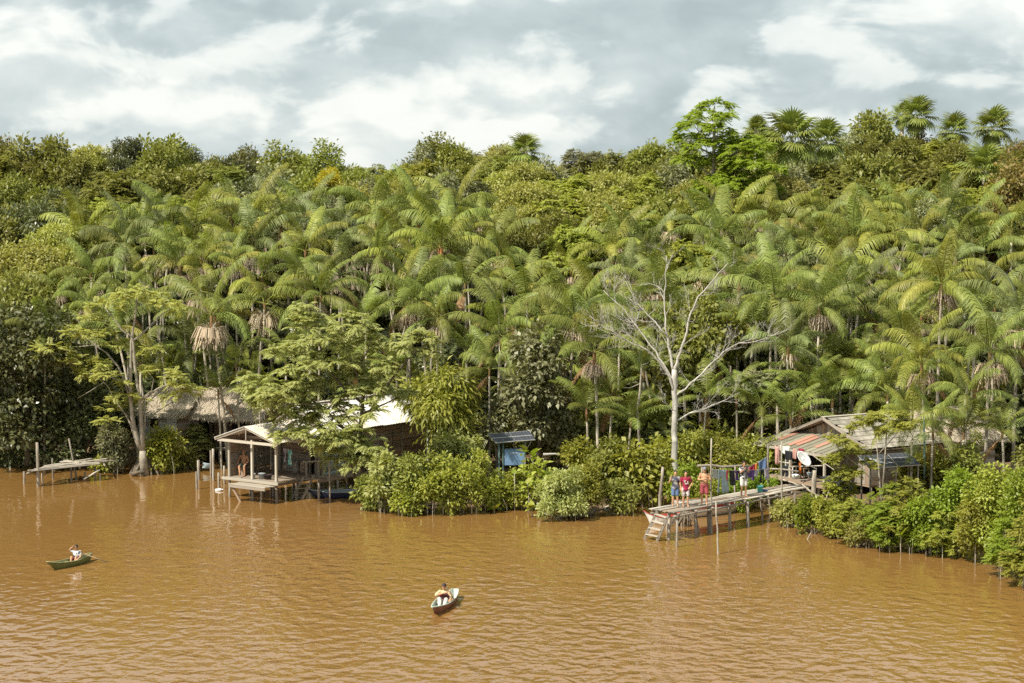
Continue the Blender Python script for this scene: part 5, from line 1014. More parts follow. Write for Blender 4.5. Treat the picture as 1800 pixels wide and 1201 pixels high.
def dish():
    c = WY(1411.5, 808, 88.2); nn = Vector((.50, -.55, .62)).normalized(); Z = nn; X = Z.cross(Vector((0, 0, 1))).normalized(); Yv = Z.cross(X); o = thing('satellite_dish', 'white satellite dish on a short grey stump at the pier head', 'satellite dish', (c.x - .1, c.y, ground_z(c.x, c.y))); mb = MB(); vs = []; fs = []; n_ = 22
    for k, r_ in enumerate((0, .12, .24, .33, .385)):
        for i in range(n_): t = 2 * math.pi * i / n_; vs.append(c + X * (r_ * math.cos(t)) + Yv * (r_ * 1.08 * math.sin(t)) + Z * (.6 * r_ * r_))
    for k in range(4):
        for i in range(n_): fs.append((k*n_+i, k*n_+(i+1)%n_, (k+1)*n_+(i+1)%n_, (k+1)*n_+i))
    mb.add(vs, fs); r = mb.build('reflector', 'plastic_white', o, True); r.modifiers.new('thickness', 'SOLIDIFY').thickness = .012
    f_ = c + Z * .38; mb = MB(); mb.tube([c - Yv * .38 + Z * .08, f_ - Yv * .1, f_], .014, 6); mb.build('feed_arm', 'metal_frame', o); mb = MB(); mb.ball(f_, (.035, .035, .05)); mb.build('feed_horn', 'plastic_grey', o)
    s = W(1408, 868, .6); s = Vector((s.x, c.y, .2)); mb = MB(); mb.tube([c - Z * .02, c - Z * .12 + Vector((0, 0, -.08)), Vector((s.x + .12, s.y, c.z - .42)), Vector((s.x, s.y, c.z - .62))], .025, 7); mb.build('bracket', 'metal_frame', o, True); pole(o, 'stump', 'post_wood', s, (s.x, s.y, c.z - .5), .12, .11)
dish()
def panels():
    Y = 87.6; o = thing('solar_panel_rack', 'two solar panels on a rack among shrubs before the dish house', 'solar panels', tuple(Vector((WY(1565, 830, Y).x, Y, .4)))); solar_panel(o, WY(1508, 801, Y + .8), WY(1557, 799, Y + .9), WY(1578, 820, Y), WY(1528, 823, Y - .1), 6, 3); solar_panel(o, WY(1560, 798, Y + .9), WY(1598, 796, Y + 1.0), WY(1619, 817, Y + .1), WY(1580, 819.5, Y), 5, 3)
    for u in (1530, 1575, 1614): t = WY(u, 818, Y + .15); pole(o, 'post', 'post_wood', (t.x, t.y, ground_z(t.x, t.y) - .1), t, .045)
    for u in (1515, 1560, 1597): t = WY(u, 801, Y + .85); pole(o, 'post', 'post_wood', (t.x, t.y, ground_z(t.x, t.y) - .1), t, .045)
panels()
def chair(c, rz):
    o = thing('plastic_chair', 'white plastic chair on the porch left of the dish', 'chair', tuple(c), rz); b = lambda: MB()
    plank(o, 'seat', 'plastic_white', (-.22, 0, .43), (.22, 0, .43), .42, .03, off=Vector()); plank(o, 'backrest', 'plastic_white', (-.22, .2, .68), (.22, .2, .68), .03, .42, off=Vector())
    for x_ in (-.2, .2):
        for y_ in (-.19, .19): plank(o, 'leg', 'plastic_white', (x_, y_, 0), (x_, y_, .42), .04, .04, off=Vector())
        plank(o, 'armrest', 'plastic_white', (x_, -.2, .62), (x_, .2, .64), .05, .03, off=Vector())
chair(LC(1.55, -1.1, 1.17), 1.0)
def stool():
    o = thing('wooden_stool', 'wooden stool under the orange cloth on the dish house porch', 'stool', tuple(LC(2.75, -1.2, 1.17)), .5); plank(o, 'seat', 'wood_brown', (-.17, 0, .5), (.17, 0, .5), .3, .04, off=Vector())
    for x_ in (-.14, .14):
        for y_ in (-.12, .12): plank(o, 'leg', 'wood_brown', (x_ * 1.1, y_ * 1.1, 0), (x_, y_, .48), .04, .04, off=Vector())
stool(); garment('orange cloth hung over the stool on the dish house porch', 'towel', LC(2.45, -1.32, 2.1), LC(2.85, -1.5, 2.08), .62, 'cloth_orange', 'cloth', None)
for TLp, TRp, h, k, m_, lb in [((1362,783,90.6),(1370,785,90.5),.85,'towel','cloth_pink','faded pink towel hanging at the dish house porch corner'),((1371,783,92.6),(1389,785,92.3),.36,'towel','cloth_white','white cloth under the dish house porch roof'),((1380,791,91.9),(1392,793,91.6),.42,'shorts','cloth_black','black shorts high under the dish house porch roof'),
                          ((1372,817,90.0),(1386,818,89.8),.52,'shorts','cloth_black','black shorts on the thin rail left of the dish'),((1404,787,91.6),(1413,789,91.4),.55,'towel','cloth_wine','dark red cloth beside the porch post above the dish'),((1394,788,92.2),(1401,789,92.0),.5,'towel','cloth_pink','dusty pink cloth deep in the dish house porch')]:
    garment(lb, k, WY(*TLp), WY(*TRp), h, m_, 'cloth')
def tarp():
    A, B, C, D = WY(1440, 838, 89.2), WY(1478, 838, 88.6), WY(1512, 868, 87.0), WY(1470, 862, 87.2); nx = 14; vs = []; fs = []; rg = random.Random(4)
    for j in range(nx):
        for i in range(nx): s, t = i / (nx - 1), j / (nx - 1); q = A.lerp(B, s).lerp(D.lerp(C, s), t); vs.append(q + Vector((0, 0, .16 * noise.noise(Vector((s * 5, t * 6, 2))) + .08 * noise.noise(Vector((s * 14, t * 12, 7))))))
    for j in range(nx - 1):
        for i in range(nx - 1): fs.append((j*nx+i, j*nx+i+1, (j+1)*nx+i+1, (j+1)*nx+i))
    mb = MB(); mb.add(vs, fs); o = mb.lone('black_tarpaulin', 'black_plastic', 'crumpled black plastic tarpaulin right of the satellite dish', 'tarpaulin'); o.modifiers.new('thickness', 'SOLIDIFY').thickness = .01
tarp()
for i, (p_, q, r_, m_, lb) in enumerate([(WY(1478, 848, 87.4), WY(1513, 882, 86.4), .05, 'bark_pale', 'pale log sloping down from the black tarpaulin'), (WY(1410, 852, 87.6), WY(1445, 880, 86.8), .045, 'post_wood', 'brown pole leaning under the dish house porch'), (WY(1376, 843, 88.6), WY(1408, 854, 88.2), .03, 'wood_pale', 'pale stick lying on the pier head beside the dish'),
                                       (WY(1455, 800, 88.8), WY(1500, 762, 90.0), .022, 'wood_pale', 'thin pole rising towards the dish house eave'), (WY(1500, 850, 87.6), WY(1428, 800, 89.2), .022, 'wood_pale', 'thin pole crossing behind the black tarpaulin'), (WY(1440, 912, 86.2), WY(1464, 842, 86.8), .022, 'bark_pale', 'pale curved sapling stem in front of the black tarpaulin')]):
    mb = MB(); mb.tube(wob(p_, q, 6, .035), r_, 6); mb.lone('lean_pole', m_, lb, 'pole', None, True)
def pot(label, c, r_, mat):
    mb = MB(); mb.lathe(c, [(0, 0), (r_ * .8, 0), (r_, r_), (r_ * 1.1, r_ * 1.3), (r_ * .95, r_ * 1.25), (r_ * .85, r_), (0, r_ * .2)], 12); mb.lone('basin', mat, label, 'basin', None, True)
pot('white basin on the pier head beside the dish stump', WY(1398, 842, 88.9), .16, 'plastic_white'); pot('grey basin among the clutter right of the dish', WY(1424, 838, 88.6), .15, 'plastic_grey'); 
lone_pole(1625, 815, 728, .05, 'dark green pipe standing in front of the thatch', .4, 88.6, name='pipe', mat='post_green', cat='pipe')
for u, v, du, dv, lb in ((1399, 938, 9, 17, 'dark stick slanting out of the water near the right bank'), (1414, 951, 12, -10, 'pale stick slanting out of the water near the right bank')):
    a, b = W(u, v, .0), W(u + du, v + dv, .0); b = WY(u + du, v + dv, (a.y + b.y) / 2); lo, hi = (a, b) if a.z < b.z else (b, a); mb = MB(); mb.tube([lo + Vector((0, 0, -.25)), lo.lerp(hi, .6), hi + Vector((0, 0, .15))], [.03, .025, .015], 6); mb.lone('water_stick', 'dark_inside' if dv > 0 else 'bark_pale', lb, 'stick')
# ------------------------------------------------------------------ trees that stand in front
def px_tree(name, label, base, Y, stems, clusters, kind, lmat, bmat, n, L, seed, r_scale=1.0, ydep=1.2, low=-0.5, cat='tree'):
    """tree laid out from photo pixels at distance Y: stems = [(points, r0, r1)], clusters = [(u, v, ru, rv)]"""
    base = Vector(base); o = thing(name, label, cat, tuple(base)); rg = random.Random(seed); mb = MB()
    for pts, r0, r1 in stems:
        dy = rg.uniform(-.5, .5) * ydep; P = []
        for i, (u, v) in enumerate(pts): t = i / max(1, len(pts) - 1); P.append(WY(u, v, Y + dy * t) - base)
        mb.tube(P, [(r0 + (r1 - r0) * i / (len(P) - 1)) * r_scale for i in range(len(P))], 7)
    tr = link('trunk', mb.mesh('trunk', bmat, smooth=True), o); s = Y / FOC; bl = []
    for u, v, ru, rv in clusters: q = WY(u, v, Y + rg.uniform(-1, 1) * ydep) - base; bl.append((tuple(q), (ru * s, ru * s * .9, rv * s)))
    link('crown', foliage('crown', lmat, kind, bl, n, seed, L, low), o); return o
z5 = lambda P: [(q[0] / 3.0, 500 + q[1] / 3.0) for q in P]
z6 = lambda P: [(380 + q[0] / 2.86, 500 + q[1] / 2.86) for q in P]
z7 = lambda P: [(820 + q[0] / 2.5, 450 + q[1] / 2.5) for q in P]
cl = [(*z5([(a, b)])[0], r, r * .34) for a, b, r in [(560,110,26),(650,60,24),(720,40,24),(800,70,26),(880,90,22),(920,140,18),(480,170,20),(460,260,24),(560,250,22),(380,250,18),(620,310,22),(330,340,24),(250,330,22),(250,390,20),(420,390,26),(500,420,22),(470,480,22),(560,470,20),(420,450,18),(830,440,22),(760,450,18),(900,470,20),(950,530,22),(1010,560,20),(900,590,16),(650,590,20),(720,610,18),(590,650,20),(560,720,16),(640,520,14),(740,370,16),(820,330,16)]]
t_ = px_tree('buttressed_tree', 'pale-barked forked tree with root-flared base standing in the water at left', W(254, 833, 0) + Vector((0, 0, -.3)), 102.4,
    [(z5([(765,1010),(755,930),(752,880)]), .34, .24), (z5([(750,885),(720,800),(700,720),(688,600),(690,450),(692,300),(715,160),(722,60)]), .19, .05), (z5([(758,880),(748,780),(742,660),(732,580),(712,440),(702,310),(690,270),(640,240),(600,180),(540,110)]), .17, .03),
     (z5([(745,880),(715,820),(690,740),(660,680)]), .13, .06), (z5([(690,620),(660,510),(620,430),(560,360),(500,320),(400,330)]), .10, .02), (z5([(700,300),(740,270),(800,210),(850,160),(900,130)]), .09, .02), (z5([(738,615),(790,575),(840,545),(900,525),(960,500)]), .09, .02), (z5([(760,590),(800,560),(810,500),(780,460)]), .04, .015),
     (z5([(700,740),(600,600),(570,540),(545,515)]), .05, .02), (z5([(545,518),(480,560),(410,600)]), .035, .012), (z5([(755,890),(760,800),(765,700),(760,600)]), .10, .05), (z5([(660,520),(560,480),(460,470)]), .05, .015), (z5([(560,360),(450,280),(380,250)]), .04, .012)], cl, 'layer', 'leaf_pale', 'bark_pale', 330, .46, 41, .72, 1.4)
mb = MB()
for k in range(15):
    a = 2 * math.pi * k / 15; c = Vector((0, 0, .3)); d = Vector((math.cos(a), math.sin(a), 0)); ln = rnd.uniform(.7, 1.15); mb.tube([c + d * .12 + Vector((.05, 0, 1.5)), c + d * .26 + Vector((.03, 0, .75)), c + d * ln * .65 + Vector((0, 0, .25)), c + d * ln + Vector((0, 0, -.4))], [.12, .10, .07, .04], 6)
link('root_flare', mb.mesh('root_flare', 'bark', smooth=True), t_)
cl = [(*z6([(a, b)])[0], r, r * .8) for a, b, r in [(450,140,22),(500,190,28),(440,210,20),(690,215,28),(760,270,24),(880,300,26),(1020,300,30),(1060,340,20),(640,300,26),(560,260,24),(430,330,28),(330,350,22),(500,400,28),(620,400,28),(730,440,28),(850,420,24),(400,470,26),(300,540,30),(180,520,26),(170,580,22),(250,620,28),(380,600,30),(480,540,28),(590,500,28),(700,560,30),(820,540,26),(930,540,20),(350,690,26),(440,690,28),(560,640,28),(660,660,26),(760,640,22),(350,790,20),(450,770,24),(540,740,22),(620,790,26),(700,780,28),(780,800,26),(640,850,24),(720,850,24),(560,800,20),(680,920,20),(760,910,18),(600,880,18)]]
px_tree('feathery_tree', 'broad feathery-leaved tree hanging over the porch house roof', W(650, 884, 0) + Vector((0, 0, -.2)), 92.6,
    [(z6([(800,1100),(760,1030),(735,960),(718,870),(722,760),(732,650),(740,560),(700,430),(640,300)]), .20, .04), (z6([(735,930),(690,890),(680,800),(640,720),(560,640),(450,600),(300,600)]), .10, .02), (z6([(705,1000),(680,920),(672,860),(690,760)]), .09, .04), (z6([(730,700),(800,600),(880,480),(960,380),(1020,320)]), .09, .02), (z6([(738,600),(640,520),(560,420),(500,250)]), .08, .02), (z6([(735,650),(850,600),(930,560)]), .06, .015), (z6([(722,780),(600,700),(480,720),(350,760)]), .06, .015), (z6([(560,640),(400,520),(200,540)]), .05, .012), (z6([(660,1000),(640,930),(650,860)]), .06, .03), (z6([(700,430),(760,340),(780,270)]), .05, .015)],
    cl, 'tuft', 'leaf_feather', 'bark', 430, .60, 42, 1.0, 1.1, -.4)
cl = [(*z6([(a, b)])[0], r, r * .8) for a, b, r in [(1150,500,30),(1080,560,34),(1200,560,34),(1000,570,26),(1230,520,24),(1130,620,30),(1190,660,30),(1180,720,28),(1140,760,26),(1060,640,26)]]
px_tree('mango_tree', 'yellow-green tree with drooping leaves at the far end of the porch house', W(775, 850, .3), 98.5, [([(778, 850), (776, 760), (780, 690)], .16, .05), ([(777, 770), (750, 710)], .08, .03), ([(777, 780), (800, 740)], .07, .03)], cl, 'mango', 'leaf_yellowgreen', 'bark', 560, .40, 43, 1.0, 1.0, -.9)
cl = [(925,610,24,20),(955,600,26,22),(945,640,30,24),(975,640,20,20),(925,680,34,26),(965,690,34,26),(990,720,26,24),(900,720,30,24),(870,735,26,20),(940,740,34,24),(850,760,24,18),(985,760,26,22)]
px_tree('grey_leaved_tree', 'pale grey-leaved tree rising behind the solar kiosk', W(945, 830, .4), 99.0, [([(945, 830), (950, 740), (955, 640)], .14, .04), ([(948, 760), (915, 700)], .07, .03), ([(948, 750), (980, 690)], .07, .03)], cl, 'broad', 'leaf_grey', 'bark', 560, .30, 44, 1.0, 1.0, -.9)
cl = [(20,575,44,30),(80,560,40,28),(60,620,52,34),(10,650,50,34),(120,610,34,26),(40,700,56,36),(100,680,44,32),(15,755,50,32),(85,750,46,30),(-30,620,60,50),(-30,720,60,50)]
px_tree('glossy_tree', 'dark glossy broad-leaved tree filling the left edge above the jetty', W(50, 815, .3), 104.5, [([(50, 818), (48, 720), (45, 600)], .2, .06), ([(49, 740), (95, 640)], .1, .03), ([(49, 720), (5, 640)], .1, .03)], cl, 'broad', 'leaf_dark', 'bark', 1050, .30, 45, 1.0, 1.3, -.9)
cl = [(150,700,34,28),(185,680,26,24),(130,750,34,26),(175,740,32,28),(205,720,24,22),(150,790,36,18),(110,795,34,16),(200,780,24,18),(70,795,40,18),(20,800,44,18)]
px_tree('glossy_shrub_tree', 'dark leafy shrub tree right behind the ruined jetty', W(150, 818, .3), 105.5, [([(150, 820), (152, 740)], .1, .04), ([(151, 790), (180, 700)], .07, .03)], cl, 'broad', 'leaf_dark', 'bark', 560, .26, 46, 1.0, 1.0, -.9)
cl = [(1535,738,26,7),(1560,728,28,8),(1590,740,22,7),(1515,750,20,6),(1570,752,24,7),(1545,760,14,5),(1480,778,20,8),(1500,795,24,9),(1465,805,18,8),(1490,830,24,9),(1520,815,18,7),(1455,770,12,5)]
px_tree('slender_tree', 'slender yellow-green tree with flat leaf layers before the shingle roof', W(1545, 900, .4), 86.4, [([(1552, 905), (1547, 860), (1543, 800), (1535, 742)], .05, .02), ([(1550, 880), (1556, 800), (1560, 735)], .045, .02), ([(1548, 860), (1510, 820), (1485, 800)], .03, .012), ([(1543, 800), (1570, 770), (1590, 745)], .025, .01)], cl, 'layer', 'leaf_yellowgreen', 'bark_pale', 190, .36, 47, 1.0, .6)
cl = [(1110,640,14,8),(1130,615,12,8),(1320,650,20,26),(1330,600,22,26),(1335,690,16,20)]
# ------------------------------------------------------------------ the bare white tree
def bare_tree():
    base = WY(1186, 845, 93.0); base.z = ground_z(base.x, 93.0) - .1; o = thing('bare_tree', 'leafless white tree with spreading branches above the pier', 'tree', tuple(base)); Y = 93.0; rg = random.Random(5)
    def limb(name, pts, r0, r1, dy, tw):
        P = []; n_ = len(pts)
        for i, (u, v) in enumerate(pts): P.append(WY(u, v, Y + dy * i / (n_ - 1)) - base)
        # smooth and roughen the line
        Q = []
        for i in range(len(P) - 1):
            for k in range(3): Q.append(P[i].lerp(P[i + 1], k / 3) + Vector((rg.uniform(-1, 1), rg.uniform(-1, 1), rg.uniform(-1, 1))) * .035)
        Q.append(P[-1]); mb = MB(); m = len(Q); r0 = r0 * .78; mb.tube(Q, [r0 + (r1 - r0) * (i / (m - 1)) ** .8 for i in range(m)], 7)
        def twig(p_, d, L, r, depth):
            pts_ = [p_]; dd = d.normalized()
            for k in range(4): dd = (dd + Vector((rg.uniform(-1, 1), rg.uniform(-1, 1), rg.uniform(-.7, .9))) * .30).normalized(); pts_.append(pts_[-1] + dd * L / 4)
            mb.tube(pts_, [r, r * .8, r * .6, r * .45, r * .25], 5)
            if depth:
                for k in (1, 2, 3, 3): twig(pts_[k], dd + Vector((rg.uniform(-1, 1), rg.uniform(-1, 1), rg.uniform(-.5, .9))) * .9, L * rg.uniform(.4, .65), r * .55, depth - 1)
        for k in range(tw):
            i = rg.randint(m // 5, m - 2); T = (Q[i + 1] - Q[i]).normalized(); d = T * .7 + Vector((rg.uniform(-1, 1), rg.uniform(-1, 1), rg.uniform(-.5, .8))); twig(Q[i], d, rg.uniform(.6, 1.5), .016, 2)
        link(name, mb.mesh(name, 'bark_white', smooth=True), o)
    limb('trunk', [(1186, 850), (1186, 780)] + z7([(915, 800), (912, 700), (914, 600), (913, 500)]), .21, .13, 0, 0)
    limb('limb', z7([(912, 510), (895, 420), (880, 350), (868, 240), (874, 120), (878, 0)]), .10, .015, .4, 9); limb('limb', z7([(915, 510), (930, 450), (960, 370), (985, 250), (1020, 180), (1090, 100), (1150, 30)]), .11, .015, -.6, 12)
    limb('limb', z7([(910, 600), (890, 530), (850, 470), (800, 415), (700, 370), (620, 320), (540, 265)]), .09, .012, -1.0, 18); limb('limb', z7([(908, 560), (880, 500), (830, 420), (760, 330), (690, 230), (600, 150)]), .09, .012, .9, 18)
    limb('limb', z7([(915, 620), (980, 565), (1060, 490), (1130, 420), (1200, 385), (1300, 370), (1376, 330)]), .07, .012, -.5, 18); limb('limb', z7([(917, 730), (980, 690), (1060, 665), (1120, 640), (1200, 600)]), .06, .012, .5, 9); limb('limb', z7([(913, 690), (880, 650), (860, 640)]), .03, .01, -.2, 3)
    limb('limb', z7([(880, 350), (800, 260), (740, 200), (700, 110)]), .05, .01, .6, 9)
bare_tree()
def snag():
    base = WY(1130, 800, 97.0); base.z = ground_z(base.x, 97) - .1; mb = MB(); P = [base] + [WY(*q, 97.0) for q in z7([(750, 680), (762, 600), (770, 480), (800, 470)])]; mb.tube(P, [.09, .07, .06, .04, .02], 7); mb.tube([WY(*q, 97.0) for q in z7([(765, 560), (720, 580), (690, 580)])], [.03, .02, .01], 5); mb.lone('dead_snag', 'bark_pale', 'thin dead forked trunk left of the bare white tree', 'tree', None, True)
snag()
# ------------------------------------------------------------------ shrubs along the bank
BUSHES = []
def bush(u, vtop, vbase, wpx, kind, mat, label, n=170, L=None, Y=None, stems=3, lobes=15, name='bank_shrub', br=.29):
    """shrub with its top at (u, vtop) and its foot at (u, vbase)"""
    b = W(u, vbase, .1) if Y is None else WY(u, vbase, Y); Y = b.y; g = ground_z(b.x, Y); z0 = max(g, -.1); top = WY(u, vtop, Y).z; h = max(.5, top - z0); s = Y / FOC; rx = wpx / 2 * s; base = Vector((b.x, Y, z0)); L = (L or .3) * .78; n = int(n * 1.5); sd = int(u * 7 + vtop); rg = np.random.default_rng(sd)
    o = thing(name, label, 'shrub', tuple(base), 0, 'shrubs along the river bank'); bl = rand_blobs(rg, rx * 1.05, min(rx, 1.7), h * .58, h * .44, lobes, br); bl[0] = (bl[0][0], tuple(q * .8 for q in bl[0][1])); link('foliage', foliage('foliage', mat, kind, bl, n, sd, L, -.85), o)
    r_ = random.Random(sd)
    for k in range(stems):
        x_ = r_.uniform(-.8, .8) * rx; y_ = -r_.uniform(.2, 1.0) * min(rx, 1.5); gz = max(ground_z(b.x + x_, Y + y_), -.9) - z0; mb = MB(); mb.tube([(x_, y_, gz - .1), (x_ * .95, y_ * .9, h * .18), (x_ * .75 + r_.uniform(-.1, .1), y_ * .6, h * .4), (x_ * .4, 0, h * .75)], [.017, .015, .012, .007], 5); link('stem', mb.mesh('stem', 'bark_pale' if k % 4 == 1 else 'bark', smooth=True), o)
    return o
YG, BR, MD, FE, GR, PL_ = 'leaf_yellowgreen', 'leaf_bright', 'leaf_mid', 'leaf_feather', 'leaf_grey', 'leaf_pale'
for a in [(200,742,828,62,'fine',GR,'grey-green shrub between the jetty and the pale-barked tree',260,.20),(185,800,826,60,'broad',YG,'low yellow-green shrub at the landward end of the jetty',120,.24),(290,752,828,66,'broad',YG,'yellow-green shrub climbing the thatched house front wall',260,.26),(320,790,822,50,'mango',MD,'leafy tangle under the thatched house corner',120,.3),(345,745,812,46,'spray',FE,'young plantain-like plant beside the thatched house veranda',60,.6),
          (652,838,892,56,'broad',MD,'small mid-green shrub at the foot of the feathery tree',140,.24),(690,800,895,78,'broad',FE,'shrub with upright leaves directly below the house shutter',240,.30),(735,795,898,84,'broad',MD,'dark mid-green shrub right of the shutter at the waterline',260,.26),(715,858,902,50,'broad',YG,'low yellow-green shrub overhanging the water below the plank wall',110,.22),
          (775,800,900,92,'broad',YG,'rounded yellow-green shrub at the waterline, left of the kiosk',300,.25),(828,788,896,86,'fine',YG,'tall yellowish shrub touching the left side of the kiosk',330,.20),(800,752,860,80,'broad',FE,'shrub behind the waterline left of the kiosk, below the mango tree',220,.28),(868,828,893,70,'broad',YG,'shrub with small yellow flowers below the kiosk',220,.22),(905,827,890,60,'fine',YG,'low yellow shrub right below the blue box',190,.2),
          (945,806,892,58,'big',YG,'broad-leaved clump just right of the blue box',60,.42),(985,812,908,90,'fine',FE,'dense small-leaved shrub on the driftwood mound',420,.19),(1030,808,902,70,'fine',YG,'small-leaved shrub right of the driftwood mound',300,.19),(1022,768,860,70,'broad',YG,'shrub standing behind the small-leaved ones near the dark gap',200,.26),(1068,772,885,76,'broad',MD,'mid-green shrub left of the big-leaved one at the pier',240,.26),
          (1115,778,888,92,'big',YG,'large-leaved yellow-green shrub at the river end of the pier',130,.42),(1090,835,900,60,'broad',MD,'low shrub over the broken boat planks',120,.24),(1148,800,888,60,'big',YG,'large-leaved shrub behind the leaning board post',70,.38),(1165,756,850,80,'broad',YG,'yellow-green shrub at the foot of the bare white tree, left',210,.26,95.2),(1222,748,850,80,'broad',YG,'yellow-green shrub at the foot of the bare white tree, right',210,.26,95.4),
          (1200,800,868,60,'broad',BR,'bright shrub behind the two boys on the pier',150,.22,91.2),(1262,770,856,90,'broad',YG,'shrub behind the shirtless man and the thin pole',230,.25,94.8),(1310,760,850,90,'mango',YG,'long-leaved shrub behind the laundry line',190,.34,96.2),(1350,770,856,80,'broad',YG,'shrub behind the laundry post',200,.26,95.5),(1290,828,866,80,'fine',BR,'low weedy shrub under the hanging laundry',240,.16,91.0),(1335,826,866,70,'fine',BR,'low weeds between laundry and dish house porch',220,.16,92.0),(1240,832,872,50,'fine',YG,'low weeds behind the shirtless man',160,.16,90.4),
          (1385,880,922,56,'fine',PL_,'scrubby weeds on the bank under the pier head',200,.17),(1425,868,932,60,'broad',BR,'low bright shrub under the dish stump',190,.2),(1462,878,940,64,'fine',YG,'shrub below the black tarpaulin at the waterline',260,.19),(1500,872,950,76,'layer',YG,'layered yellow-green shrub below the slender tree',130,.36),(1548,858,958,90,'layer',BR,'bright layered shrub in front of the left solar panel',170,.38),(1592,850,962,90,'layer',YG,'layered shrub in front of the right solar panel',170,.38),
          (1560,880,964,90,'spray',BR,'low shrub overhanging the water below the solar panels',110,.42),(1640,846,966,96,'broad',BR,'dense green shrub right of the solar panels',320,.22),(1690,812,968,100,'broad',BR,'tall green shrub below the low drooping palm',340,.22),(1668,890,974,80,'layer',YG,'low yellow-green shrub at the right waterline',120,.36),(1745,818,985,96,'broad',YG,'big yellow-green shrub near the right edge',330,.22),(1790,812,1000,100,'broad',BR,'tall shrub cut by the right edge',340,.22),(1775,900,1010,80,'layer',BR,'shrub at the lower right corner of the bank',150,.38),(1815,905,1030,90,'spray',YG,'yellow-green shrub leaning over the water at the right edge',120,.42),
          (1640,768,860,70,'broad',YG,'yellow-green shrub against the dish house side wall',200,.26,90.0),(1695,764,862,80,'broad',MD,'mid-green shrub at the far end of the dish house wall',220,.26,89.0),(1600,790,870,60,'layer',YG,'layered shrub just behind the right solar panel',110,.36,89.2),(1478,812,872,52,'layer',YG,'light layered shrub hiding the dish house porch corner',90,.34,86.8),(1850,800,1040,110,'broad',YG,'yellow-green shrub just past the right edge of the picture',300,.24,74.5),(1905,790,1000,120,'broad',BR,'tall green shrub farther along the right bank',300,.24,78.0),(1960,810,1060,120,'layer',YG,'layered shrub far along the right bank',150,.4,72.0),(1830,770,900,110,'broad',MD,'mid-green shrub behind the right edge shrubs',280,.26,85.0),(1715,870,985,76,'fine',YG,'small-leaved shrub between the two largest right-hand shrubs',300,.19),(1612,890,968,70,'fine',BR,'fine-leaved shrub at the water under the right solar panel',240,.18),(1520,895,956,64,'fine',PL_,'pale dry-looking shrub at the waterline below the slender tree',220,.18)]:
    bush(*a[:7], n=a[7], L=a[8], Y=a[9] if len(a) > 9 else None)
# shade-dwelling shrubs on the forest floor
SHR = []
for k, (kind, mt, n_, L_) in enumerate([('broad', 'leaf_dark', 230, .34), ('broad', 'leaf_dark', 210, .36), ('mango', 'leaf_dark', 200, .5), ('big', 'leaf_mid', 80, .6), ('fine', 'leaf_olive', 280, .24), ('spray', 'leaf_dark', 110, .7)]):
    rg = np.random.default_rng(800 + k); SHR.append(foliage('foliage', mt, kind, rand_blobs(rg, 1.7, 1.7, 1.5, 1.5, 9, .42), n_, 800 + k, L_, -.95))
mb = MB(); mb.tube([(0, 0, -.2), (.05, 0, .8), (0, .05, 1.8)], [.06, .05, .02], 6); SHSTEM = mb.mesh('stem', 'bark', smooth=True); UND = []
rr = random.Random(77)
for Y, step, hs in [(101.5, 2.3, (.7, 1.2)), (107, 2.4, (.8, 1.4)), (113, 2.6, (1.0, 1.8)), (120, 2.8, (1.4, 2.4)), (127, 3.0, (2.0, 3.0)), (133, 3.2, (2.6, 3.6))]:
    x_ = -33.0
    while x_ < 36:
        xx, yy = x_ + rr.uniform(-.8, .8), Y + rr.uniform(-1.6, 1.6); g = ground_z(xx, yy); u = PX((xx, yy, g + 1.5))[0]
        inhouse = (-21.5 < xx < -12.5 and 104.5 < yy < 112.5) or (-13 < xx < -1.8 and yy < 106.5) or (12.5 < xx < 26 and yy < 104)
        if yy > shore_y(xx) + 1.2 and not inhouse:
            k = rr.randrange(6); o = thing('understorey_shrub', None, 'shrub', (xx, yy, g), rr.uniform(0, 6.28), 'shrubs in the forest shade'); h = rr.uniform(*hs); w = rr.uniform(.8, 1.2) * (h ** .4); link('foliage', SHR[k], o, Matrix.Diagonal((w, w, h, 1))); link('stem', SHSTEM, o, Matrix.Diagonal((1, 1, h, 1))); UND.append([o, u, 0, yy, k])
        x_ += step * rr.uniform(.8, 1.25)
label_rows(UND, [(130.1, 'deepest'), (123.5, 'fifth'), (116.5, 'fourth'), (110, 'third'), (104.4, 'second'), (0, 'front')], lambda q, n, r, z: f"{['dark', 'green', 'drooping dark', 'big-leaved', 'olive', 'feathery dark'][q[4]]} shade shrub, {n} from left, {r} undergrowth row {z}")
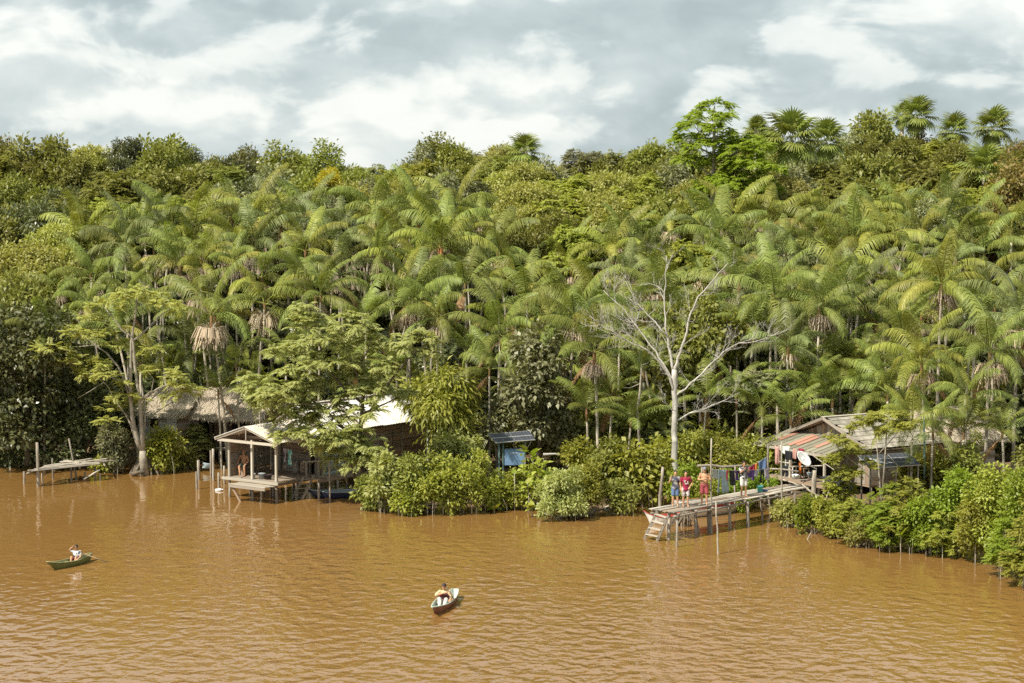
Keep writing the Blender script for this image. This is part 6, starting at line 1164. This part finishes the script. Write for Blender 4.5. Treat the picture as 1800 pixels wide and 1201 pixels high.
# broad arum plants and saplings at the water's edge
def arum_leaf():
    V = []; F = []; prof = [(0, .02), (.03, .11), (.14, .16), (.26, .125), (.38, .05), (.46, .0)]
    for x_, w in prof: V += [(x_, -w, -.25 * x_ * x_ + .25 * w), (x_, 0, -.25 * x_ * x_), (x_, w, -.25 * x_ * x_ + .25 * w)]
    for i in range(len(prof) - 1):
        for k in range(2): F.append((i*3+k, i*3+k+1, (i+1)*3+k+1, (i+1)*3+k))
    return V, F
AV, AF = arum_leaf(); ARUM = [mesh_np('leaf', AV, AF, 'leaf_yellowgreen', True), mesh_np('leaf', AV, AF, 'leaf_bright', True), mesh_np('leaf', AV, AF, 'orange_leaf', True)]
ARS = []
def arum(u, vb, vt, nl, group='arum plants in the shallows', z=0.0):
    b = W(u, vb, z); top = WY(u + rr.uniform(-3, 3), vt, b.y); o = thing('arum_plant', None, 'plant', tuple(b), 0, group); d = top - b; mb = MB(); mb.tube([(0, 0, -.5), tuple(d * .5 + Vector((rr.uniform(-.06, .06), 0, 0))), tuple(d)], [.026, .022, .016], 6); link('stem', mb.mesh('stem', 'bark_pale', smooth=True), o)
    for k in range(nl):
        s = rr.uniform(.8, 1.25); link('leaf', ARUM[0] if rr.random() < .6 else (ARUM[1] if rr.random() < .85 else ARUM[2]), o, Matrix.Translation(d * rr.uniform(.86, 1.02)) @ Matrix.Rotation(rr.uniform(0, 6.28), 4, 'Z') @ Matrix.Rotation(R(rr.uniform(-65, 15)), 4, 'Y') @ Matrix.Diagonal((s, s, s, 1)))
    ARS.append([o, u, vt, b.y])
for u, vb, vt, nl in [(838,903,892,3),(868,902,895,3),(905,898,832,5),(912,893,838,5),(921,896,836,5),(928,903,850,6),(936,909,892,6),(942,894,828,5),(952,897,832,5),(961,896,838,5),(970,898,842,5),(980,913,858,5),(958,890,806,6),(935,884,800,6),(918,885,812,5),(925,880,790,5),(700,900,870,4),(722,902,868,4),(752,905,866,4),(789,905,862,4),(815,903,858,4),(760,900,850,4),(668,902,872,4),(1000,905,850,4),(1478,942,905,4),(1536,962,925,4),(1634,975,935,4),(1700,975,930,4),(1585,975,940,4)]: arum(u, vb, vt, nl)
ARS.sort(key=lambda q: q[1])
for z_ in set(zone_of(q[1]) for q in ARS):
    for i, q in enumerate([q for q in ARS if zone_of(q[1]) == z_]): q[0]['label'] = f"arrow-leaved water plant, {ordinal(i)} from left at the waterline {z_.replace('above', 'below').replace('left of', 'below left of').replace('behind', 'below')}"
# driftwood, roots and debris
def drift(label, pts, r, mat='bark', name='driftwood_log'):
    mb = MB(); n_ = len(pts); mb.tube(pts, [r * (1 - .5 * i / (n_ - 1)) for i in range(n_)], 7); mb.lone(name, mat, label, 'driftwood', None, True)
drift('curved driftwood branch at the left of the root mound', [W(945, 885, .5), W(952, 900, .2), W(962, 905, .05), W(975, 906, .2)], .06, 'bark_pale'); drift('dark driftwood trunk under the dense small-leaved shrub', [W(1000, 908, .05), W(1025, 906, .15), W(1048, 898, .3)], .14, 'bark'); drift('pale driftwood stub on the root mound', [W(985, 908, .05), W(1000, 904, .25)], .12, 'bark_white')
drift('pale log lying in the shade right of the kiosk', [WY(955, 799, 98), WY(975, 798, 98), WY(992, 801, 98)], .07, 'bark_white'); drift('grey log at the foot of the pale-barked tree', [W(233, 834, .1), W(246, 830, .25), W(262, 830, .1)], .14, 'bark')
def root_mound(label, u, v, w, h, seed):
    rg = random.Random(seed); c = W(u, v, 0); mb = MB()
    for k in range(34): a = rg.uniform(0, 6.28); q = rg.uniform(.2, 1) * w; e = c + Vector((math.cos(a) * q, math.sin(a) * q * .6, -.12)); s = c + Vector((math.cos(a) * q * .3, math.sin(a) * q * .2, h * rg.uniform(.5, 1))); mb.tube([s, (s + e) / 2 + Vector((rg.uniform(-.1, .1), rg.uniform(-.1, .1), rg.uniform(0, .15))), e], [.03, .025, .018], 5)
    mb.lone('root_tangle', 'bark', label, 'roots', None, True)
root_mound('tangle of brown roots under the driftwood mound shrub', 1020, 908, .95, .5, 1); root_mound('dark root clump under the pier behind the ladder', 1205, 925, .75, .7, 2); root_mound('roots at the waterline below the black tarpaulin', 1455, 938, .9, .4, 3); root_mound('pale dry roots at the waterline below the slender tree', 1530, 956, 1.0, .4, 4); root_mound('roots at the waterline below the right solar panel', 1640, 968, 1.0, .4, 5)
root_mound('exposed roots on the mud below the pier head', 1410, 925, .9, .45, 6); root_mound('roots below the plank wall shrubs', 745, 900, .9, .35, 7); root_mound('roots below the kiosk shrubs', 870, 893, 1.0, .35, 8)
def wreck():
    o = thing('broken_boat', 'broken grey boat planks lying at the water between shrubs', 'boat wreck', tuple(W(1080, 895, 0)))
    for a, b, w in (((1060, 893, .05), (1098, 881, .35), .22), ((1063, 897, .02), (1105, 889, .2), .2), ((1072, 886, .3), (1090, 898, .02), .16), ((1058, 889, .12), (1068, 899, .0), .14)): plank(o, 'plank', rnd.choice(('wood_grey', 'wood_pale')), W(*a), W(*b), w, .03)
wreck()
# ------------------------------------------------------------------ people
def remeshed(mb, name, mat, vox, smooth_it=4):
    """fuse overlapping volumes into one continuous surface"""
    me = mb.mesh(name + '_raw', mat); ob = bpy.data.objects.new('tmp', me); COL.objects.link(ob); md = ob.modifiers.new('r', 'REMESH'); md.mode = 'VOXEL'; md.voxel_size = vox; md.use_smooth_shade = True
    ms = ob.modifiers.new('s', 'SMOOTH'); ms.factor = .5; ms.iterations = smooth_it
    dg = bpy.context.evaluated_depsgraph_get(); out = bpy.data.meshes.new_from_object(ob.evaluated_get(dg)); out.name = name
    bpy.data.objects.remove(ob); bpy.data.meshes.remove(me)
    if not out.materials: out.materials.append(MT[mat])
    return out
def cap_chain(mb, pts, rad, n=10):
    for p_, r_ in zip(pts, rad): mb.ball(p_, r_, n, 6)
    mb.tube(pts, rad, n)
def hand(mb, wrist, direction, s, thumb_side, curl=.4):
    d = Vector(direction).normalized(); up_ = Vector((0, 0, 1)) if abs(d.z) < .9 else Vector((0, -1, 0)); sd = d.cross(up_).normalized() * thumb_side; nn = sd.cross(d).normalized(); w = Vector(wrist)
    c = w + d * .045 * s; cap_chain(mb, [w, c, c + d * .03 * s], [.026 * s, .033 * s, .030 * s])
    for k, ln in enumerate((.070, .078, .072, .056)):
        b = c + d * .045 * s + sd * ((1.5 - k) * .0195 * s); m_ = b + d * ln * .5 * s + nn * curl * .02 * s; cap_chain(mb, [b, m_, m_ + (d * (1 - curl) + nn * curl).normalized() * ln * .5 * s], [.0105 * s, .0098 * s, .0085 * s], 6)
    b = w + d * .025 * s + sd * .028 * s; cap_chain(mb, [b, b + (d * .6 + sd * .8).normalized() * .035 * s, b + (d * .95 + sd * .55).normalized() * .062 * s], [.013 * s, .0115 * s, .0095 * s], 6)
STAND = dict(pel=(0, 0, .93), che=(0, 0, 1.24), nek=(0, .0, 1.44), hed=(0, -.015, 1.585), shl=(-.175, 0, 1.375), shr=(.175, 0, 1.375), ell=(-.245, .03, 1.11), elr=(.245, .03, 1.11), wrl=(-.255, -.05, .87), wrr=(.255, -.05, .87), hil=(-.09, 0, .90), hir=(.09, 0, .90), knl=(-.105, -.02, .49), knr=(.105, -.02, .49), anl=(-.11, .02, .085), anr=(.11, .02, .085), tol=(-.125, -.17, .03), tor=(.125, -.17, .03))
def person(label, loc, rz, h=1.68, pose=None, skin='skin_tan', hair='hair_black', top=None, bottom=None, belly=0.0, cap=None, bald=False, leg_cover=.62, sleeve=.55, top_len=0.0, long_hair=False, brim=None, extra=None):
    """a figure facing its own -Y; pose overrides joints given for a height of 1.70"""
    J = {k: Vector(v) for k, v in STAND.items()}
    for k, v in (pose or {}).items(): J[k] = Vector(v)
    s = h / 1.70
    for k in J: J[k] = J[k] * s
    o = thing('person', label, 'person', tuple(loc), rz); mb = MB(); up_ = (J['nek'] - J['pel']).normalized(); fw = Vector((0, -1, 0))
    ax = (J['shr'] - J['shl']).normalized(); Mt = Matrix((ax, (up_.cross(ax)).normalized(), up_)).transposed()
    def torso(b, g, lowz=0.0):
        b.ball(J['pel'] + up_ * .02 * s, Vector((.155 + g, .115 + g, .13 + g)) * s, 12, 8, Mt); b.ball(J['pel'].lerp(J['che'], .5) + fw * belly * s, Vector((.15 + g + belly * .5, .112 + g + belly, .17)) * s, 12, 8, Mt); b.ball(J['che'] + up_ * .02 * s, Vector((.172 + g, .118 + g, .18 + g)) * s, 12, 8, Mt)
        b.ball(J['che'].lerp(J['nek'], .55), Vector((.155 + g, .075 + g, .085 + g)) * s, 12, 8, Mt)
    torso(mb, 0); cap_chain(mb, [J['che'].lerp(J['nek'], .5), J['nek'], J['hed'] - up_ * .06 * s], [.065 * s, .055 * s, .055 * s])
    hd = J['hed']; mb.ball(hd + up_ * .02 * s, Vector((.075, .094, .108)) * s, 14, 10); mb.ball(hd + fw * .02 * s - Vector((0, 0, .055 * s)), Vector((.058, .070, .065)) * s, 12, 8)
    mb.ball(hd + fw * .098 * s - Vector((0, 0, .015 * s)), Vector((.015, .022, .022)) * s, 8, 6); mb.ball(hd + fw * .082 * s - Vector((0, 0, .062 * s)), Vector((.026, .012, .010)) * s, 8, 6); mb.ball(hd + fw * .078 * s + Vector((0, 0, .028 * s)), Vector((.05, .018, .010)) * s, 8, 6)
    for q in (-1, 1): mb.ball(hd + Vector((q * .078 * s, .012 * s, -.005 * s)), Vector((.012, .022, .034)) * s, 8, 6)
    for q in 'lr':
        cap_chain(mb, [J['sh' + q], J['sh' + q].lerp(J['el' + q], .4), J['el' + q]], [.058 * s, .050 * s, .040 * s]); cap_chain(mb, [J['el' + q], J['el' + q].lerp(J['wr' + q], .3), J['wr' + q]], [.040 * s, .041 * s, .028 * s])
        hand(mb, J['wr' + q], J['wr' + q] - J['el' + q], s * 1.0, 1 if q == 'l' else -1); cap_chain(mb, [J['hi' + q], J['hi' + q].lerp(J['kn' + q], .35), J['kn' + q]], [.092 * s, .082 * s, .058 * s]); cap_chain(mb, [J['kn' + q], J['kn' + q].lerp(J['an' + q], .3), J['an' + q]], [.056 * s, .056 * s, .036 * s])
        cap_chain(mb, [J['an' + q] + (J['an' + q] - J['to' + q]).normalized() * .04 * s - Vector((0, 0, .035 * s)), J['an' + q].lerp(J['to' + q], .5), J['to' + q]], [.034 * s, .036 * s, .026 * s])
    link('body', remeshed(mb, 'body', skin, .0105), o)
    for q in (-1, 1):
        b = MB(); b.ball(hd + fw * .088 * s + Vector((q * .030 * s, 0, .008 * s)), Vector((.011, .006, .007)) * s, 8, 6); link('eye', b.mesh('eye', 'hair_black', smooth=True), o)
    if not bald and not cap:
        b = MB(); b.ball(hd + up_ * .056 * s - fw * .026 * s, Vector((.090, .104, .098)) * s, 14, 10); b.ball(hd - fw * .035 * s, Vector((.088, .082, .098)) * s, 12, 8)
        if long_hair: b.ball(hd - fw * .06 * s - up_ * .09 * s, Vector((.075, .05, .12)) * s, 12, 8)
        link('hair', remeshed(b, 'hair', hair, .014), o)
    if cap:
        b = MB(); b.ball(hd + up_ * .058 * s - fw * .006 * s, Vector((.088, .104, .085)) * s, 14, 10); b.ball(hd + fw * (.135 if brim != 'back' else -.13) * s + up_ * .055 * s, Vector((.068, .075, .012)) * s, 12, 6); link('cap', remeshed(b, 'cap', cap, .013), o)
        b = MB(); b.ball(hd - fw * .03 * s, Vector((.079, .077, .07)) * s, 12, 8); link('hair', remeshed(b, 'hair', hair, .014), o)
    if top:
        b = MB(); torso(b, .018); b.ball(J['pel'] - up_ * top_len * s, Vector((.188, .152, .12)) * s, 12, 8, Mt)
        if sleeve:
            for q in 'lr': e = J['sh' + q].lerp(J['el' + q], sleeve); cap_chain(b, [J['sh' + q] + up_ * .005, e], [.078 * s, .068 * s])
        link('shirt', remeshed(b, 'shirt', top, .015), o)
    if bottom:
        b = MB(); b.ball(J['pel'] - up_ * .035 * s, Vector((.170, .134, .105)) * s, 12, 8, Mt)
        for q in 'lr':
            if leg_cover <= 1: e = J['hi' + q].lerp(J['kn' + q], leg_cover); cap_chain(b, [J['hi' + q], e], [.108 * s, .098 * s])
            else: e = J['kn' + q].lerp(J['an' + q], leg_cover - 1); cap_chain(b, [J['hi' + q], J['kn' + q], e], [.108 * s, .090 * s, .068 * s])
        link('shorts' if leg_cover < 1 else 'trousers', remeshed(b, 'shorts', bottom, .015), o)
    return o, J, s
# two boys and a man on the pier, the girl behind the washing
def foot(u, v, z=1.285): return W(u, v, z)
person('boy in dark striped shirt and blue shorts raising one hand on the pier', foot(1187, 890), R(-4), 1.56, dict(ell=(-.29, -.06, 1.16), wrl=(-.20, -.20, 1.39), elr=(.25, .04, 1.10), wrr=(.24, .0, .86)), 'skin_tan', top='shirt_striped', bottom='cloth_blue', leg_cover=.8, top_len=.03)
o_, J_, s_ = person('boy in red shirt with white print, hand on hip, on the pier', foot(1205, 891), R(3), 1.56, dict(ell=(-.26, .05, 1.12), wrl=(-.22, -.02, .88), elr=(.33, .06, 1.13), wrr=(.19, -.10, .98)), 'skin_tan', top='cloth_wine', bottom='shorts_print', leg_cover=.8, top_len=.08)
def shirt_print(o, J, s):
    """white block print on the chest: a bold word-like panel of bars"""
    c = J['che'] + Vector((0, -.145 * s, -.05 * s)); bars = [(-.075, .085, .10, .028), (-.085, .03, .06, .05), (.055, .045, .05, .022), (.055, .012, .05, .022), (.06, -.022, .05, .022), (-.03, -.06, .085, .05), (.06, -.06, .05, .022), (-.11, .09, .05, .022)]
    for x_, z_, w, h_ in bars:
        b = MB(); b.beam(c + Vector(((x_ - w / 2 + .02) * s, 0, z_ * s)), c + Vector(((x_ + w / 2 + .02) * s, 0, z_ * s)), .02, h_ * s); link('shirt_print', b.mesh('shirt_print', 'cloth_white'), o)
shirt_print(o_, J_, s_)
person('shirtless man in grey cap and maroon shorts standing on the pier', foot(1238, 887.5), R(-8), 1.68, dict(ell=(-.27, -.03, 1.13), wrl=(-.06, -.26, 1.17), elr=(.27, -.03, 1.13), wrr=(.07, -.25, 1.19), hed=(0, -.05, 1.575)), 'skin_tan', bottom='shorts_maroon', belly=.035, cap='cap_grey', leg_cover=.85)
person('girl in printed blouse and white skirt standing behind the washing', foot(1307, 873.5), R(20), 1.60, dict(ell=(-.22, -.10, 1.20), wrl=(-.10, -.24, 1.36), elr=(.22, -.10, 1.20), wrr=(.10, -.24, 1.36)), 'skin_brown', top='blouse_print', bottom='cloth_white', leg_cover=.75, long_hair=True)
# old man on the porch bench
p_ = LB(.34, .72, DZ + .02); fa = math.atan2(-EX.y, -EX.x) + math.pi / 2
person('bald shirtless old man in dark shorts sitting on the porch, leg stretched out', p_, R(-18), 1.66, dict(pel=(0, .05, .53), che=(.0, .06, .84), nek=(0, .03, 1.04), hed=(0, .0, 1.185), shl=(-.18, .05, .97), shr=(.18, .05, .97), ell=(-.30, .05, .74), elr=(.29, -.03, .73), wrl=(-.33, -.05, .52), wrr=(.24, -.24, .62), hil=(-.09, .02, .50), hir=(.09, .02, .50), knl=(-.05, -.42, .50), knr=(.20, -.36, .47), anl=(.16, -.80, .20), anr=(.26, -.42, .085), tol=(.22, -.98, .14), tor=(.29, -.60, .04)), 'skin_brown', bottom='shorts_green', bald=True, leg_cover=.75)
# ------------------------------------------------------------------ canoes
def sit(zb=0.0, **kw):
    d = dict(pel=(0, .02, .13 + zb), che=(0, .0, .44 + zb), nek=(0, -.02, .64 + zb), hed=(0, -.04, .785 + zb), shl=(-.175, -.01, .575 + zb), shr=(.175, -.01, .575 + zb), hil=(-.09, .0, .11 + zb), hir=(.09, .0, .11 + zb), knl=(-.17, -.34, .33 + zb), knr=(.17, -.34, .33 + zb), anl=(-.15, -.60, .08 + zb), anr=(.15, -.60, .08 + zb), tol=(-.16, -.77, .05 + zb), tor=(.16, -.77, .05 + zb), ell=(-.26, -.10, .36 + zb), elr=(.26, -.10, .36 + zb), wrl=(-.18, -.30, .30 + zb), wrr=(.18, -.30, .30 + zb)); d.update(kw); return d
c0, c1 = W(84, 1003, 0), W(157, 989, 0); ax1 = (c1 - c0); c1 = c1 + Vector((0, .5, 0)); c0 = c0 + Vector((0, -.2, 0))
boat('canoe', 'olive green wooden canoe on the left of the open river', c0, c1, .56, .30, 'paint_olive', 'paint_lime', .17, None, 1, .12, 'canoe', .08)
m1 = c0.lerp(c1, .66); fz = math.atan2((c0 - c1).x, -(c0 - c1).y)
person('child in patterned shirt shading their eyes in the olive canoe', m1 + Vector((0, 0, .02)), fz * .55, 1.42, sit(0, ell=(-.34, -.05, .68), wrl=(-.10, -.16, .86), wrr=(.20, -.28, .28), knl=(-.12, -.30, .36), knr=(.12, -.30, .36), anl=(-.1, -.42, .06), anr=(.1, -.42, .06), tol=(-.1, -.58, .04), tor=(.1, -.58, .04)), 'skin_tan', top='shirt_patterned', bottom='cloth_wine', leg_cover=.6)
def paddle(label, p0, p1, flat_dir):
    p0, p1 = Vector(p0), Vector(p1); o = thing('paddle', label, 'paddle', tuple(p1)); d = (p1 - p0).normalized(); mb = MB(); mb.tube([p0, p1], .018, 7); mb.tube([p0 - flat_dir * .06, p0 + flat_dir * .06], .02, 6); mb.build('shaft', 'wood_brown', o, True)
    nn = d.cross(flat_dir).normalized(); mb = MB(); vs = []; fs = []
    for t, w in ((0, .02), (.08, .07), (.22, .095), (.36, .08), (.44, .03)):
        c = p1 + d * t; vs += [c - flat_dir * w + nn * .008, c + flat_dir * w + nn * .008, c + flat_dir * w - nn * .008, c - flat_dir * w - nn * .008]
    for i in range(4):
        for k in range(4): fs.append((i*4+k, i*4+(k+1)%4, (i+1)*4+(k+1)%4, (i+1)*4+k))
    fs += [(3, 2, 1, 0), (16, 17, 18, 19)]; mb.add(vs, fs); mb.build('blade', 'wood_brown', o)
paddle('paddle trailing in the water behind the olive canoe', m1 + Vector((.25, .1, .40)), m1 + Vector((1.25, .35, -.02)), Vector((0, .8, .6)).normalized())
c0, c1 = W(759, 1086, 0), W(801, 1049, 0); L0 = (c0 - c1).length
boat('canoe', 'rust-red wooden canoe with pale rim in the middle of the river', c0, c1, .64, .31, 'paint_rust', 'paint_mint', .15, None, 1, .35, 'canoe', .08)
m2 = c0.lerp(c1, .52); fz = math.atan2((c0 - c1).x, -(c0 - c1).y)
person('paddler in dark cap, red life vest and pale trousers in the rust canoe', m2 + Vector((0, 0, .0)), fz * .8, 1.6, sit(0, knl=(-.13, -.33, .34), knr=(.13, -.33, .34), anl=(-.08, -.56, .10), anr=(.08, -.56, .10), tol=(-.08, -.72, .09), tor=(.08, -.72, .09), ell=(-.30, -.16, .47), wrl=(.10, -.26, .60), elr=(.31, -.06, .40), wrr=(.27, -.24, .34)), 'skin_tan', top='shirt_yellow', bottom='trouser_grey', leg_cover=1.8, cap='cap_dark', sleeve=.95)
def vest():
    rz = fz * .8; o = thing('life_vest', 'red life vest worn by the paddler in the rust canoe', 'life vest', tuple(m2), rz); s = 1.6 / 1.7; b = MB(); b.ball(Vector((0, -.02, .30)) * s, Vector((.208, .182, .175)) * s, 12, 8); b.ball(Vector((0, -.01, .46)) * s, Vector((.205, .168, .13)) * s, 12, 8); link('panel', remeshed(b, 'panel', 'vest_red', .018), o)
    for z_ in (.27, .40): b = MB(); b.tube([(math.cos(t) * .216 * s, (-.02 + math.sin(t) * .19) * s, z_ * s) for t in [2 * math.pi * k / 16 for k in range(17)]], .012, 5); link('strap', b.mesh('strap', 'cloth_black'), o)
vest()
paddle('wooden paddle held by the paddler in the rust canoe', m2 + Vector((.10, -.20, .72)), m2 + Vector((.52, -.10, .02)), Vector((.5, .8, .3)).normalized())
bw = c0.lerp(c1, .30) + Vector((0, 0, .04)); mb = MB(); mb.lathe(bw, [(0, 0), (.15, 0), (.17, .09), (.20, .10), (.20, .12), (.16, .115), (.14, .03), (0, .03)], 16); mb.lone('basin', 'plastic_mint', 'mint green plastic basin at the bow of the rust canoe', 'basin', None, True)
